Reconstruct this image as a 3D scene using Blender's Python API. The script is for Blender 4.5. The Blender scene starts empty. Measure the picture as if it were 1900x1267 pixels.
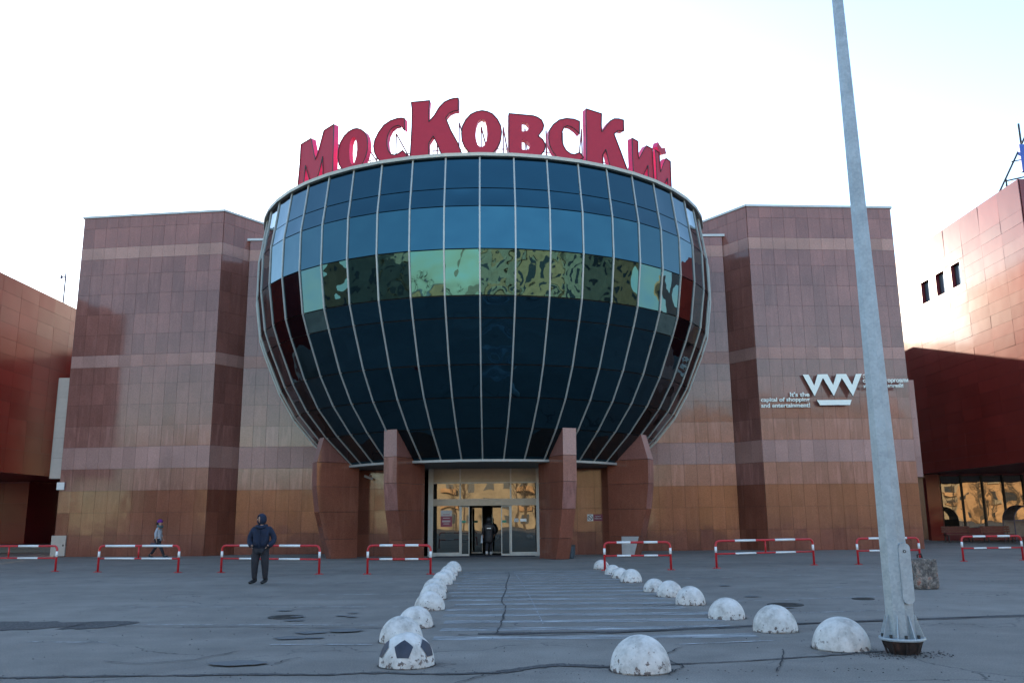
import bpy, bmesh, math, random
from math import sin, cos, pi, radians, atan2, sqrt
from mathutils import Vector, Matrix
random.seed(7)
S = bpy.context.scene
COL = S.collection

# ------------------------------------------------------------------ camera, sky, sun, exposure
EYE = 1.5
cam_d = bpy.data.cameras.new('camera'); cam = bpy.data.objects.new('camera', cam_d); COL.objects.link(cam)
cam_d.sensor_width = 36.0; cam_d.lens = 36.0*1610/1900
cam_d.clip_start = 0.1; cam_d.clip_end = 3000
PITCH = 11.65; ROLL = -0.55
cam.matrix_world = Matrix.Translation((0, 0, EYE)) @ Matrix.Rotation(radians(90+PITCH), 4, 'X') @ Matrix.Rotation(radians(ROLL), 4, 'Z')
S.camera = cam
SUN_EL = 14.0; SUN_AZ = -12.5            # degrees; azimuth measured from +Y towards +X
W = bpy.data.worlds.new('World'); S.world = W; W.use_nodes = True
nt = W.node_tree; nt.nodes.clear()
sky = nt.nodes.new('ShaderNodeTexSky'); sky.sky_type = 'NISHITA'; sky.sun_disc = False
sky.sun_elevation = radians(SUN_EL); sky.sun_rotation = radians(SUN_AZ)
sky.altitude = 100; sky.air_density = 1.0; sky.dust_density = 0.35; sky.ozone_density = 1.5
bg = nt.nodes.new('ShaderNodeBackground'); bg.inputs['Strength'].default_value = 0.12
wo = nt.nodes.new('ShaderNodeOutputWorld')
nt.links.new(sky.outputs[0], bg.inputs[0]); nt.links.new(bg.outputs[0], wo.inputs[0])
sl = bpy.data.lights.new('sun', 'SUN'); sl.energy = 3.6; sl.angle = radians(0.6); sl.color = (1.0, 0.86, 0.66)
so = bpy.data.objects.new('sun', sl); COL.objects.link(so)
sd = Vector((sin(radians(SUN_AZ))*cos(radians(SUN_EL)), cos(radians(SUN_AZ))*cos(radians(SUN_EL)), sin(radians(SUN_EL))))
so.rotation_euler = sd.to_track_quat('Z', 'Y').to_euler()
S.view_settings.view_transform = 'Standard'; S.view_settings.look = 'None'
S.view_settings.gamma = 1.0; S.view_settings.use_curve_mapping = False
S.view_settings.exposure = 2.2
S.render.engine = 'CYCLES'

# ------------------------------------------------------------------ materials
def newmat(name):
    m = bpy.data.materials.new(name); m.use_nodes = True
    n = m.node_tree; b = n.nodes['Principled BSDF']
    return m, n, b
def N(nt, t, **kw):
    x = nt.nodes.new(t)
    for k, v in kw.items():
        if k in x.inputs: x.inputs[k].default_value = v
        else: setattr(x, k, v)
    return x
def ramp(nt, fac, stops):
    r = nt.nodes.new('ShaderNodeValToRGB'); e = r.color_ramp.elements
    while len(e) < len(stops): e.new(0.5)
    for i, (p, c) in enumerate(stops):
        e[i].position = p; e[i].color = (*c, 1) if len(c) == 3 else c
    nt.links.new(fac, r.inputs[0]); return r
def mix(nt, fac, a, b, mode='MIX'):
    m = nt.nodes.new('ShaderNodeMix'); m.data_type = 'RGBA'; m.blend_type = mode
    for s, v in ((m.inputs['Factor'], fac), (m.inputs['A'], a), (m.inputs['B'], b)):
        if hasattr(v, 'links'): nt.links.new(v, s)
        elif isinstance(v, (int, float)): s.default_value = v
        else: s.default_value = (*v, 1)
    return m.outputs['Result']
def simple(name, col, rough=0.5, metal=0.0, var=0.12, scale=6.0, spec=0.5, bump=0.0, ior=1.5, objvar=0.0, coat=0.0):
    m, n, b = newmat(name)
    tc = N(n, 'ShaderNodeTexCoord')
    nz = N(n, 'ShaderNodeTexNoise', Scale=scale, Detail=6.0, Roughness=0.6)
    n.links.new(tc.outputs['Object'], nz.inputs['Vector'])
    lo = tuple(max(0, c*(1-var)) for c in col); hi = tuple(min(1, c*(1+var)) for c in col)
    r = ramp(n, nz.outputs['Fac'], [(0.3, lo), (0.7, hi)])
    out = r.outputs[0]
    if objvar:
        oi = N(n, 'ShaderNodeObjectInfo')
        mr = N(n, 'ShaderNodeMapRange'); mr.inputs['To Min'].default_value = 1-objvar; mr.inputs['To Max'].default_value = 1+objvar
        n.links.new(oi.outputs['Random'], mr.inputs['Value'])
        hs = N(n, 'ShaderNodeHueSaturation'); n.links.new(mr.outputs[0], hs.inputs['Value']); n.links.new(out, hs.inputs['Color']); out = hs.outputs[0]
    n.links.new(out, b.inputs['Base Color'])
    b.inputs['Roughness'].default_value = rough; b.inputs['Metallic'].default_value = metal
    b.inputs['Specular IOR Level'].default_value = spec; b.inputs['IOR'].default_value = ior
    b.inputs['Coat Weight'].default_value = coat
    if bump:
        bp = N(n, 'ShaderNodeBump', Strength=bump, Distance=0.02); n.links.new(nz.outputs['Fac'], bp.inputs['Height'])
        n.links.new(bp.outputs[0], b.inputs['Normal'])
    return m

def granite(name, col, rough, streak=0.0, ior=1.5, spec=0.5, wav=0.0):
    m, n, b = newmat(name)
    g = N(n, 'ShaderNodeNewGeometry'); oi = N(n, 'ShaderNodeObjectInfo')
    fine = N(n, 'ShaderNodeTexNoise', Scale=28.0, Detail=8.0, Roughness=0.75)
    big = N(n, 'ShaderNodeTexNoise', Scale=0.6, Detail=4.0)
    n.links.new(g.outputs['Position'], fine.inputs['Vector']); n.links.new(g.outputs['Position'], big.inputs['Vector'])
    d = tuple(c*0.55 for c in col); l = tuple(min(1, c*1.45) for c in col)
    r = ramp(n, fine.outputs['Fac'], [(0.28, d), (0.5, col), (0.72, l)])
    mr = N(n, 'ShaderNodeMapRange'); mr.inputs['To Min'].default_value = 0.86; mr.inputs['To Max'].default_value = 1.13
    n.links.new(oi.outputs['Random'], mr.inputs['Value'])
    hs = N(n, 'ShaderNodeHueSaturation'); n.links.new(r.outputs[0], hs.inputs['Color']); n.links.new(mr.outputs[0], hs.inputs['Value'])
    mb = N(n, 'ShaderNodeMapRange'); mb.inputs['From Min'].default_value = .3; mb.inputs['From Max'].default_value = .7
    mb.inputs['To Min'].default_value = 0.85; mb.inputs['To Max'].default_value = 1.12
    n.links.new(big.outputs['Fac'], mb.inputs['Value'])
    hs2 = N(n, 'ShaderNodeHueSaturation'); n.links.new(hs.outputs[0], hs2.inputs['Color']); n.links.new(mb.outputs[0], hs2.inputs['Value'])
    out = hs2.outputs[0]
    if streak:
        mp = N(n, 'ShaderNodeMapping'); mp.inputs['Scale'].default_value = (3.0, 3.0, 0.35)
        n.links.new(g.outputs['Position'], mp.inputs['Vector'])
        st = N(n, 'ShaderNodeTexNoise', Scale=2.0, Detail=5.0); n.links.new(mp.outputs[0], st.inputs['Vector'])
        rr = ramp(n, st.outputs['Fac'], [(0.52, (0, 0, 0)), (0.66, (1, 1, 1))])
        mm = N(n, 'ShaderNodeMath', operation='MULTIPLY'); mm.inputs[1].default_value = streak; n.links.new(rr.outputs[0], mm.inputs[0])
        out = mix(n, mm.outputs[0], out, tuple(min(1, c*1.7+.03) for c in col))
    n.links.new(out, b.inputs['Base Color'])
    b.inputs['Roughness'].default_value = rough; b.inputs['IOR'].default_value = ior; b.inputs['Specular IOR Level'].default_value = spec
    wv = N(n, 'ShaderNodeTexNoise', Scale=1.7, Detail=1.0); n.links.new(g.outputs['Position'], wv.inputs['Vector'])
    bp = N(n, 'ShaderNodeBump', Strength=wav, Distance=0.01); n.links.new(wv.outputs['Fac'], bp.inputs['Height'])
    n.links.new(bp.outputs[0], b.inputs['Normal'])
    return m

M = {}
M['granite'] = granite('granite_polished', (0.225, 0.096, 0.078), 0.10, 0.15, ior=1.45, wav=0.25)
M['granite_mid'] = granite('granite_mid', (0.24, 0.108, 0.088), 0.16, 0.35, ior=1.5, wav=0.2)
M['granite_light'] = granite('granite_light_band', (0.35, 0.195, 0.165), 0.5, 0.0)
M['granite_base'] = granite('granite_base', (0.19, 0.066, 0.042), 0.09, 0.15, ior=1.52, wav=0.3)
M['joint'] = simple('joint_dark', (0.03, 0.02, 0.018), 0.9)
M['coping'] = simple('coping_metal', (0.40, 0.42, 0.42), 0.4, 0.3, 0.06)
M['mullion'] = simple('mullion_aluminium', (0.38, 0.39, 0.37), 0.42, 0.35, 0.08)
M['alu'] = simple('door_aluminium', (0.33, 0.33, 0.31), 0.4, 0.4, 0.08)
M['header'] = simple('header_panel', (0.24, 0.21, 0.17), 0.35, 0.4, 0.08)
M['soffit'] = simple('soffit_grey', (0.16, 0.16, 0.155), 0.6)
M['black'] = simple('black_steel', (0.02, 0.02, 0.022), 0.5)
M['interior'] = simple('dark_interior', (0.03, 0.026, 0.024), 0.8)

def glass(name, base, ior, bump, scale, tint=(1, 1, 1), rough=0.01):
    m, n, b = newmat(name)
    g = N(n, 'ShaderNodeNewGeometry')
    nz = N(n, 'ShaderNodeTexNoise', Scale=scale, Detail=1.5, Roughness=0.45); n.links.new(g.outputs['Position'], nz.inputs['Vector'])
    bp = N(n, 'ShaderNodeBump', Strength=bump, Distance=0.05); n.links.new(nz.outputs['Fac'], bp.inputs['Height'])
    b.inputs['Base Color'].default_value = (*base, 1)
    b.inputs['Roughness'].default_value = rough; b.inputs['IOR'].default_value = ior
    b.inputs['Specular Tint'].default_value = (*tint, 1)
    n.links.new(bp.outputs[0], b.inputs['Normal'])
    return m
M['bowl_glass'] = glass('bowl_glass_blue', (0.0008, 0.0015, 0.003), 1.98, 0.30, 0.9, (0.27, 0.76, 1.0))
M['door_glass'] = glass('entrance_glass', (0.012, 0.016, 0.016), 2.1, 0.13, 0.6, (1.0, 0.95, 0.85))
M['shop_glass'] = glass('shop_glass', (0.02, 0.02, 0.018), 2.3, 0.16, 0.6, (1.0, 0.95, 0.85))
M['window_glass'] = glass('window_glass', (0.10, 0.16, 0.18), 1.9, 0.05, 0.5)

def red_panel():
    m, n, b = newmat('red_composite_panel')
    oi = N(n, 'ShaderNodeObjectInfo'); g = N(n, 'ShaderNodeNewGeometry')
    nz = N(n, 'ShaderNodeTexNoise', Scale=0.35, Detail=3.0); n.links.new(g.outputs['Position'], nz.inputs['Vector'])
    r = ramp(n, nz.outputs['Fac'], [(0.3, (0.19, 0.024, 0.018)), (0.7, (0.24, 0.034, 0.026))])
    mr = N(n, 'ShaderNodeMapRange'); mr.inputs['To Min'].default_value = 0.86; mr.inputs['To Max'].default_value = 1.14
    n.links.new(oi.outputs['Random'], mr.inputs['Value'])
    hs = N(n, 'ShaderNodeHueSaturation'); n.links.new(r.outputs[0], hs.inputs['Color']); n.links.new(mr.outputs[0], hs.inputs['Value'])
    n.links.new(hs.outputs[0], b.inputs['Base Color'])
    b.inputs['Roughness'].default_value = 0.16; b.inputs['Specular IOR Level'].default_value = 0.44
    nz2 = N(n, 'ShaderNodeTexNoise', Scale=1.2, Detail=1.0); n.links.new(g.outputs['Position'], nz2.inputs['Vector'])
    bp = N(n, 'ShaderNodeBump', Strength=0.15, Distance=0.02); n.links.new(nz2.outputs['Fac'], bp.inputs['Height']); n.links.new(bp.outputs[0], b.inputs['Normal'])
    return m
M['red_panel'] = red_panel()
M['red_dark'] = simple('red_reveal', (0.16, 0.02, 0.03), 0.4, 0.1)
M['letter'] = simple('sign_face_red', (0.40, 0.014, 0.040), 0.5, 0, 0.05, spec=0.35)
M['letter_side'] = simple('sign_side_skylit_pink', (0.62, 0.04, 0.16), 0.45, 0, 0.05)  # sides coloured brighter pink to stand for sky light coming through
M['barrier_red'] = simple('barrier_red_paint', (0.50, 0.018, 0.022), 0.35, 0, 0.15, 14)
M['barrier_white'] = simple('barrier_white_paint', (0.78, 0.78, 0.76), 0.4, 0, 0.06, 14)
M['steel_frame'] = simple('sign_frame_steel', (0.10, 0.09, 0.13), 0.5, 0.3)
M['sign_white'] = simple('sign_white', (0.80, 0.84, 0.77), 0.4, 0, 0.04)
M['white'] = simple('white_plastic', (0.7, 0.7, 0.68), 0.45, 0, 0.04)
M['grey_plate'] = simple('grey_plate', (0.42, 0.41, 0.40), 0.6, 0, 0.1)
M['maroon'] = simple('maroon_print', (0.22, 0.025, 0.05), 0.5, 0, 0.05)
M['green'] = simple('green_sticker', (0.01, 0.20, 0.13), 0.5, 0, 0.05)
M['navy'] = simple('navy_cloth', (0.007, 0.014, 0.036), 0.85, 0, 0.35, 9, bump=0.5)
M['trouser'] = simple('charcoal_cloth', (0.018, 0.017, 0.022), 0.85, 0, 0.3, 9, bump=0.5)
M['shoe'] = simple('black_shoe', (0.008, 0.008, 0.009), 0.5)
M['skin'] = simple('skin', (0.42, 0.24, 0.17), 0.55, 0, 0.05)
M['pale_coat'] = simple('pale_grey_coat', (0.36, 0.38, 0.42), 0.8, 0, 0.12, 9, bump=0.4)
M['scarf'] = simple('green_grey_scarf', (0.08, 0.12, 0.12), 0.9, 0, 0.3, 30, bump=0.8)
M['purple'] = simple('purple_hat', (0.13, 0.02, 0.20), 0.85, 0, 0.3, 20)
M['bag'] = simple('dark_plum_bag', (0.03, 0.012, 0.03), 0.5)
M['blackcoat'] = simple('black_puffer', (0.010, 0.009, 0.012), 0.55, 0, 0.3)
M['carrier'] = simple('pale_carrier_bag', (0.4, 0.42, 0.45), 0.5)
M['mat'] = simple('entrance_mat', (0.035, 0.033, 0.045), 0.95, 0, 0.2, 30)
M['wood'] = simple('bench_wood', (0.16, 0.05, 0.03), 0.6, 0, 0.25, 12)
M['binc'] = simple('bin_blue_grey', (0.05, 0.07, 0.085), 0.7, 0, 0.4, 18)
M['iron'] = simple('cast_iron', (0.05, 0.048, 0.045), 0.75, 0.2, 0.3, 14)
M['tar'] = simple('crack_tar', (0.028, 0.027, 0.028), 0.95, 0, 0.4, 20)
M['antenna'] = simple('antenna_blue', (0.03, 0.09, 0.42), 0.5)
M['roof'] = simple('roof_membrane', (0.2, 0.2, 0.2), 0.8)
M['poly'] = simple('shelter_polycarbonate', (0.16, 0.13, 0.11), 0.3, 0, 0.2)

# whitewashed concrete with chips
def whitewash():
    m, n, b = newmat('whitewashed_concrete')
    tc = N(n, 'ShaderNodeTexCoord'); oi = N(n, 'ShaderNodeObjectInfo')
    mp = N(n, 'ShaderNodeVectorMath', operation='ADD'); n.links.new(tc.outputs['Object'], mp.inputs[0])
    cb = N(n, 'ShaderNodeVectorMath', operation='SCALE'); cb.inputs[0].default_value = (37, 11, 23); n.links.new(oi.outputs['Random'], cb.inputs['Scale'])
    n.links.new(cb.outputs[0], mp.inputs[1])
    a = N(n, 'ShaderNodeTexNoise', Scale=5.0, Detail=8.0, Roughness=0.7); n.links.new(mp.outputs[0], a.inputs['Vector'])
    c = N(n, 'ShaderNodeTexNoise', Scale=14.0, Detail=6.0, Roughness=0.7); n.links.new(mp.outputs[0], c.inputs['Vector'])
    base = ramp(n, a.outputs['Fac'], [(0.30, (0.33, 0.31, 0.28)), (0.48, (0.58, 0.55, 0.51)), (0.68, (0.74, 0.71, 0.67))])
    sx = N(n, 'ShaderNodeSeparateXYZ'); n.links.new(tc.outputs['Object'], sx.inputs[0])
    zr = N(n, 'ShaderNodeMapRange'); zr.inputs['From Min'].default_value = 0.0; zr.inputs['From Max'].default_value = 0.16
    zr.inputs['To Min'].default_value = 0.12; zr.inputs['To Max'].default_value = 0.0; n.links.new(sx.outputs['Z'], zr.inputs['Value'])
    ad = N(n, 'ShaderNodeMath', operation='ADD'); n.links.new(c.outputs['Fac'], ad.inputs[0]); n.links.new(zr.outputs[0], ad.inputs[1])
    chip = ramp(n, ad.outputs[0], [(0.635, (0, 0, 0)), (0.665, (1, 1, 1))])
    col = mix(n, chip.outputs[0], base.outputs[0], (0.16, 0.125, 0.11))
    n.links.new(col, b.inputs['Base Color']); b.inputs['Roughness'].default_value = 0.85
    bp = N(n, 'ShaderNodeBump', Strength=0.5, Distance=0.02); n.links.new(c.outputs['Fac'], bp.inputs['Height']); n.links.new(bp.outputs[0], b.inputs['Normal'])
    return m
M['whitewash'] = whitewash()
M['pentagon'] = simple('blue_black_patch_paint', (0.035, 0.04, 0.06), 0.6, 0, 0.3, 10)

def galv():
    m, n, b = newmat('galvanised_steel')
    tc = N(n, 'ShaderNodeTexCoord')
    v = N(n, 'ShaderNodeTexVoronoi', Scale=38.0); n.links.new(tc.outputs['Object'], v.inputs['Vector'])
    z = N(n, 'ShaderNodeTexNoise', Scale=6.0, Detail=6.0); n.links.new(tc.outputs['Object'], z.inputs['Vector'])
    r1 = ramp(n, v.outputs['Color'], [(0.2, (0.31, 0.35, 0.37)), (0.8, (0.37, 0.41, 0.43))])
    r2 = ramp(n, z.outputs['Fac'], [(0.35, (0.88, 0.88, 0.88)), (0.65, (1.08, 1.08, 1.08))])
    n.links.new(mix(n, 1.0, r1.outputs[0], r2.outputs[0], 'MULTIPLY'), b.inputs['Base Color'])
    b.inputs['Metallic'].default_value = 0.35; b.inputs['Roughness'].default_value = 0.48
    return m
M['galv'] = galv()
def rust():
    m, n, b = newmat('rusty_anchor_base')
    tc = N(n, 'ShaderNodeTexCoord'); z = N(n, 'ShaderNodeTexNoise', Scale=12.0, Detail=8.0); n.links.new(tc.outputs['Object'], z.inputs['Vector'])
    r = ramp(n, z.outputs['Fac'], [(0.35, (0.014, 0.010, 0.009)), (0.62, (0.035, 0.02, 0.016)), (0.74, (0.09, 0.04, 0.028))])
    n.links.new(r.outputs[0], b.inputs['Base Color']); b.inputs['Roughness'].default_value = 0.8
    return m
M['rust'] = rust()
def oldconcrete():
    m, n, b = newmat('weathered_painted_concrete')
    tc = N(n, 'ShaderNodeTexCoord'); z = N(n, 'ShaderNodeTexNoise', Scale=7.0, Detail=10.0, Roughness=0.75); n.links.new(tc.outputs['Object'], z.inputs['Vector'])
    y = N(n, 'ShaderNodeTexNoise', Scale=26.0, Detail=6.0, Roughness=0.7); n.links.new(tc.outputs['Object'], y.inputs['Vector'])
    r = ramp(n, z.outputs['Fac'], [(0.3, (0.07, 0.055, 0.05)), (0.48, (0.16, 0.14, 0.125)), (0.56, (0.30, 0.26, 0.22)), (0.64, (0.34, 0.12, 0.08))])
    r2 = ramp(n, y.outputs['Fac'], [(0.4, (0.55, 0.55, 0.55)), (0.6, (1.15, 1.15, 1.15))])
    n.links.new(mix(n, 1.0, r.outputs[0], r2.outputs[0], 'MULTIPLY'), b.inputs['Base Color']); b.inputs['Roughness'].default_value = 0.9
    bp = N(n, 'ShaderNodeBump', Strength=0.9, Distance=0.03); n.links.new(y.outputs['Fac'], bp.inputs['Height']); n.links.new(bp.outputs[0], b.inputs['Normal'])
    return m
M['oldconcrete'] = oldconcrete()

def asphalt():
    m, n, b = newmat('asphalt')
    g = N(n, 'ShaderNodeNewGeometry'); P = g.outputs['Position']
    def noise(sc, det, rough=0.6, scl=None):
        z = N(n, 'ShaderNodeTexNoise', Scale=sc, Detail=det, Roughness=rough)
        if scl:
            mp = N(n, 'ShaderNodeMapping'); mp.inputs['Scale'].default_value = scl; n.links.new(P, mp.inputs['Vector']); n.links.new(mp.outputs[0], z.inputs['Vector'])
        else: n.links.new(P, z.inputs['Vector'])
        return z.outputs['Fac']
    big = ramp(n, noise(0.16, 5), [(0.3, (0.165, 0.145, 0.126)), (0.7, (0.255, 0.225, 0.194))])
    mid = ramp(n, noise(1.3, 6, 0.7), [(0.3, (0.80, 0.80, 0.80)), (0.7, (1.12, 1.12, 1.12))])
    c = mix(n, 1.0, big.outputs[0], mid.outputs[0], 'MULTIPLY')
    fine = ramp(n, noise(55, 4, 0.8), [(0.3, (0.55, 0.55, 0.55)), (0.7, (1.4, 1.4, 1.4))])
    c = mix(n, 1.0, c, fine.outputs[0], 'MULTIPLY')
    # tyre sweeps along X
    sw = ramp(n, noise(1.0, 4, 0.6, (0.06, 0.9, 1)), [(0.42, (0.93, 0.93, 0.93)), (0.62, (1.06, 1.06, 1.06))])
    c = mix(n, 1.0, c, sw.outputs[0], 'MULTIPLY')
    # dusty pale scuffs, stretched
    sc = ramp(n, noise(1.0, 9, 0.75, (0.7, 2.6, 1)), [(0.66, (0, 0, 0)), (0.72, (0.32, 0.32, 0.32))])
    c = mix(n, sc.outputs[0], c, (0.38, 0.38, 0.38))
    # oil blots
    ob = ramp(n, noise(1.6, 3, 0.5), [(0.71, (0, 0, 0)), (0.75, (0.5, 0.5, 0.5))])
    c = mix(n, ob.outputs[0], c, (0.06, 0.058, 0.058))
    # hairline cracks
    wr = N(n, 'ShaderNodeTexNoise', Scale=1.6, Detail=5.0); n.links.new(P, wr.inputs['Vector'])
    ms = N(n, 'ShaderNodeVectorMath', operation='SCALE'); n.links.new(wr.outputs['Color'], ms.inputs[0]); ms.inputs['Scale'].default_value = 0.9
    av = N(n, 'ShaderNodeVectorMath', operation='ADD'); n.links.new(P, av.inputs[0]); n.links.new(ms.outputs[0], av.inputs[1])
    vo = N(n, 'ShaderNodeTexVoronoi', feature='DISTANCE_TO_EDGE', Scale=0.42); n.links.new(av.outputs[0], vo.inputs['Vector'])
    cr = ramp(n, vo.outputs['Distance'], [(0.0, (1, 1, 1)), (0.0035, (1, 1, 1)), (0.008, (0, 0, 0))])
    mk = ramp(n, noise(0.35, 3), [(0.5, (0, 0, 0)), (0.6, (0.8, 0.8, 0.8))])
    mm = N(n, 'ShaderNodeMath', operation='MULTIPLY'); n.links.new(cr.outputs[0], mm.inputs[0]); n.links.new(mk.outputs[0], mm.inputs[1])
    c = mix(n, mm.outputs[0], c, (0.04, 0.038, 0.038))
    n.links.new(c, b.inputs['Base Color']); b.inputs['Roughness'].default_value = 0.85
    bp = N(n, 'ShaderNodeBump', Strength=0.35, Distance=0.01); n.links.new(noise(70, 3, 0.8), bp.inputs['Height']); n.links.new(bp.outputs[0], b.inputs['Normal'])
    return m
M['asphalt'] = asphalt()
def worn_paint(name, col, lo, hi, sc=(1.2, 6, 1)):
    m, n, b = newmat(name)
    g = N(n, 'ShaderNodeNewGeometry'); mp = N(n, 'ShaderNodeMapping'); mp.inputs['Scale'].default_value = sc
    n.links.new(g.outputs['Position'], mp.inputs['Vector'])
    z = N(n, 'ShaderNodeTexNoise', Scale=2.0, Detail=9.0, Roughness=0.75); n.links.new(mp.outputs[0], z.inputs['Vector'])
    r = ramp(n, z.outputs['Fac'], [(lo, (0, 0, 0)), (hi, (1, 1, 1))])
    n.links.new(mix(n, r.outputs[0], (0.15, 0.152, 0.155), col), b.inputs['Base Color'])
    n.links.new(r.outputs[0], b.inputs['Alpha']); b.inputs['Roughness'].default_value = 0.8
    return m
M['zebra'] = worn_paint('worn_white_road_paint', (0.50, 0.50, 0.49), 0.28, 0.66, (0.5, 3, 1))
M['line'] = worn_paint('faint_road_line', (0.5, 0.5, 0.5), 0.40, 0.58, (1.5, 8, 1))
def gravel():
    m, n, b = newmat('crumbled_asphalt')
    g = N(n, 'ShaderNodeNewGeometry')
    z = N(n, 'ShaderNodeTexNoise', Scale=22.0, Detail=6.0, Roughness=0.8); n.links.new(g.outputs['Position'], z.inputs['Vector'])
    r = ramp(n, z.outputs['Fac'], [(0.3, (0.03, 0.028, 0.03)), (0.52, (0.085, 0.08, 0.08)), (0.7, (0.2, 0.195, 0.19))])
    n.links.new(r.outputs[0], b.inputs['Base Color']); b.inputs['Roughness'].default_value = 0.95
    bp = N(n, 'ShaderNodeBump', Strength=1.0, Distance=0.03); n.links.new(z.outputs['Fac'], bp.inputs['Height']); n.links.new(bp.outputs[0], b.inputs['Normal'])
    return m
M['gravel'] = gravel()
def patchm():
    m, n, b = newmat('asphalt_repair')
    g = N(n, 'ShaderNodeNewGeometry')
    z = N(n, 'ShaderNodeTexNoise', Scale=30.0, Detail=5.0, Roughness=0.8); n.links.new(g.outputs['Position'], z.inputs['Vector'])
    r = ramp(n, z.outputs['Fac'], [(0.3, (0.095, 0.095, 0.095)), (0.7, (0.15, 0.15, 0.15))])
    n.links.new(r.outputs[0], b.inputs['Base Color']); b.inputs['Roughness'].default_value = 0.9
    return m
M['patch'] = patchm()

# ------------------------------------------------------------------ helpers
def link(name, me, parent=None, mat=None, loc=(0, 0, 0)):
    o = bpy.data.objects.new(name, me); COL.objects.link(o); o.location = loc
    if parent is not None: o.parent = parent
    if mat is not None and len(me.materials) == 0: me.materials.append(mat)
    return o
def empty(name, loc, label, cat, group=None, rz=0.0):
    o = bpy.data.objects.new(name, None); COL.objects.link(o); o.location = loc; o.rotation_euler = (0, 0, rz)
    o.empty_display_size = 0.3; o['label'] = label; o['category'] = cat
    if group: o['group'] = group
    return o
def tag(o, label=None, cat=None, group=None, kind=None):
    for k, v in (('label', label), ('category', cat), ('group', group), ('kind', kind)):
        if v: o[k] = v
    return o
def mesh(name, vs, fs, mat=None, smooth=False, recalc=False):
    me = bpy.data.meshes.new(name); me.from_pydata([tuple(v) for v in vs], [], fs)
    if recalc:
        b = bmesh.new(); b.from_mesh(me); bmesh.ops.recalc_face_normals(b, faces=b.faces); b.to_mesh(me); b.free()
    if smooth:
        for p in me.polygons: p.use_smooth = True
    if mat: me.materials.append(mat)
    me.update(); return me
BOXF = [(0, 3, 2, 1), (4, 5, 6, 7), (0, 1, 5, 4), (1, 2, 6, 5), (2, 3, 7, 6), (3, 0, 4, 7)]
class MB:
    def __init__(s): s.v = []; s.f = []
    def add(s, vs, fs):
        k = len(s.v); s.v += [tuple(v) for v in vs]; s.f += [tuple(i+k for i in f) for f in fs]; return s
    def box(s, x0, x1, y0, y1, z0, z1):
        return s.add([(x0, y0, z0), (x1, y0, z0), (x1, y1, z0), (x0, y1, z0), (x0, y0, z1), (x1, y0, z1), (x1, y1, z1), (x0, y1, z1)], BOXF)
    def tube(s, pts, r, n=8, cap=True, radii=None):
        pts = [Vector(p) for p in pts]; vs = []; fs = []
        up = None
        for i, p in enumerate(pts):
            a = pts[max(0, i-1)]; c = pts[min(len(pts)-1, i+1)]; t = (c-a).normalized()
            if up is None: up = Vector((0, 0, 1)) if abs(t.z) < 0.9 else Vector((0, 1, 0))
            x = t.cross(up)
            if x.length < 1e-4: x = t.cross(Vector((1, 0, 0)))
            x.normalize(); y = x.cross(t).normalized()
            up = y
            rr = radii[i] if radii else r
            for k in range(n): vs.append(p + (x*cos(2*pi*k/n) + y*sin(2*pi*k/n))*rr)
        for i in range(len(pts)-1):
            for k in range(n): fs.append((i*n+k, i*n+(k+1) % n, (i+1)*n+(k+1) % n, (i+1)*n+k))
        if cap: fs.append(tuple(range(n))[::-1]); fs.append(tuple((len(pts)-1)*n+k for k in range(n)))
        return s.add(vs, fs)
    def lathe(s, prof, n=24, a0=0, a1=2*pi, c=(0, 0, 0)):
        vs = []; fs = []; full = abs(a1-a0-2*pi) < 1e-6; m = n if full else n+1
        for (r, z) in prof:
            for k in range(m):
                a = a0+(a1-a0)*k/n; vs.append((c[0]+r*cos(a), c[1]+r*sin(a), c[2]+z))
        for i in range(len(prof)-1):
            for k in range(n):
                k2 = (k+1) % m; fs.append((i*m+k, i*m+k2, (i+1)*m+k2, (i+1)*m+k))
        return s.add(vs, fs)
    def done(s, name, mat, parent=None, smooth=False, off=None, recalc=True):
        v = s.v if off is None else [(a-off[0], b-off[1], c-off[2]) for a, b, c in s.v]
        return link(name, mesh(name, v, s.f, mat, smooth, recalc), parent)
def prism(poly, tf, d0, d1, holes=()):
    """poly: 2D outline (u,v); tf(u,v,d)->3D; returns verts,faces incl. caps with holes"""
    b = bmesh.new(); loops = [poly]+list(holes); front = []
    for lp in loops:
        vs = [b.verts.new(tf(u, v, d0)) for u, v in lp]; front.append(vs)
        for i in range(len(vs)): b.edges.new((vs[i], vs[(i+1) % len(vs)]))
    bmesh.ops.triangle_fill(b, use_beauty=True, edges=list(b.edges))
    cap = list(b.faces); vmap = {}
    back = []
    for lp, fv in zip(loops, front):
        vs = [b.verts.new(tf(u, v, d1)) for u, v in lp]; back.append(vs)
        for a, c in zip(fv, vs): vmap[a] = c
    for f in cap: b.faces.new([vmap[v] for v in reversed(f.verts)])
    sides = []
    for fv, bv in zip(front, back):
        n = len(fv)
        for i in range(n):
            sides.append(b.faces.new((fv[i], fv[(i+1) % n], bv[(i+1) % n], bv[i])))
    for f in sides: f.material_index = 1
    bmesh.ops.recalc_face_normals(b, faces=b.faces)
    return b
def prism_obj(name, poly, tf, d0, d1, mats, parent=None, holes=()):
    b = prism(poly, tf, d0, d1, holes); me = bpy.data.meshes.new(name); b.to_mesh(me); b.free()
    for m in mats: me.materials.append(m)
    if len(mats) == 1:
        for p in me.polygons: p.material_index = 0
    return link(name, me, parent)

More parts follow.
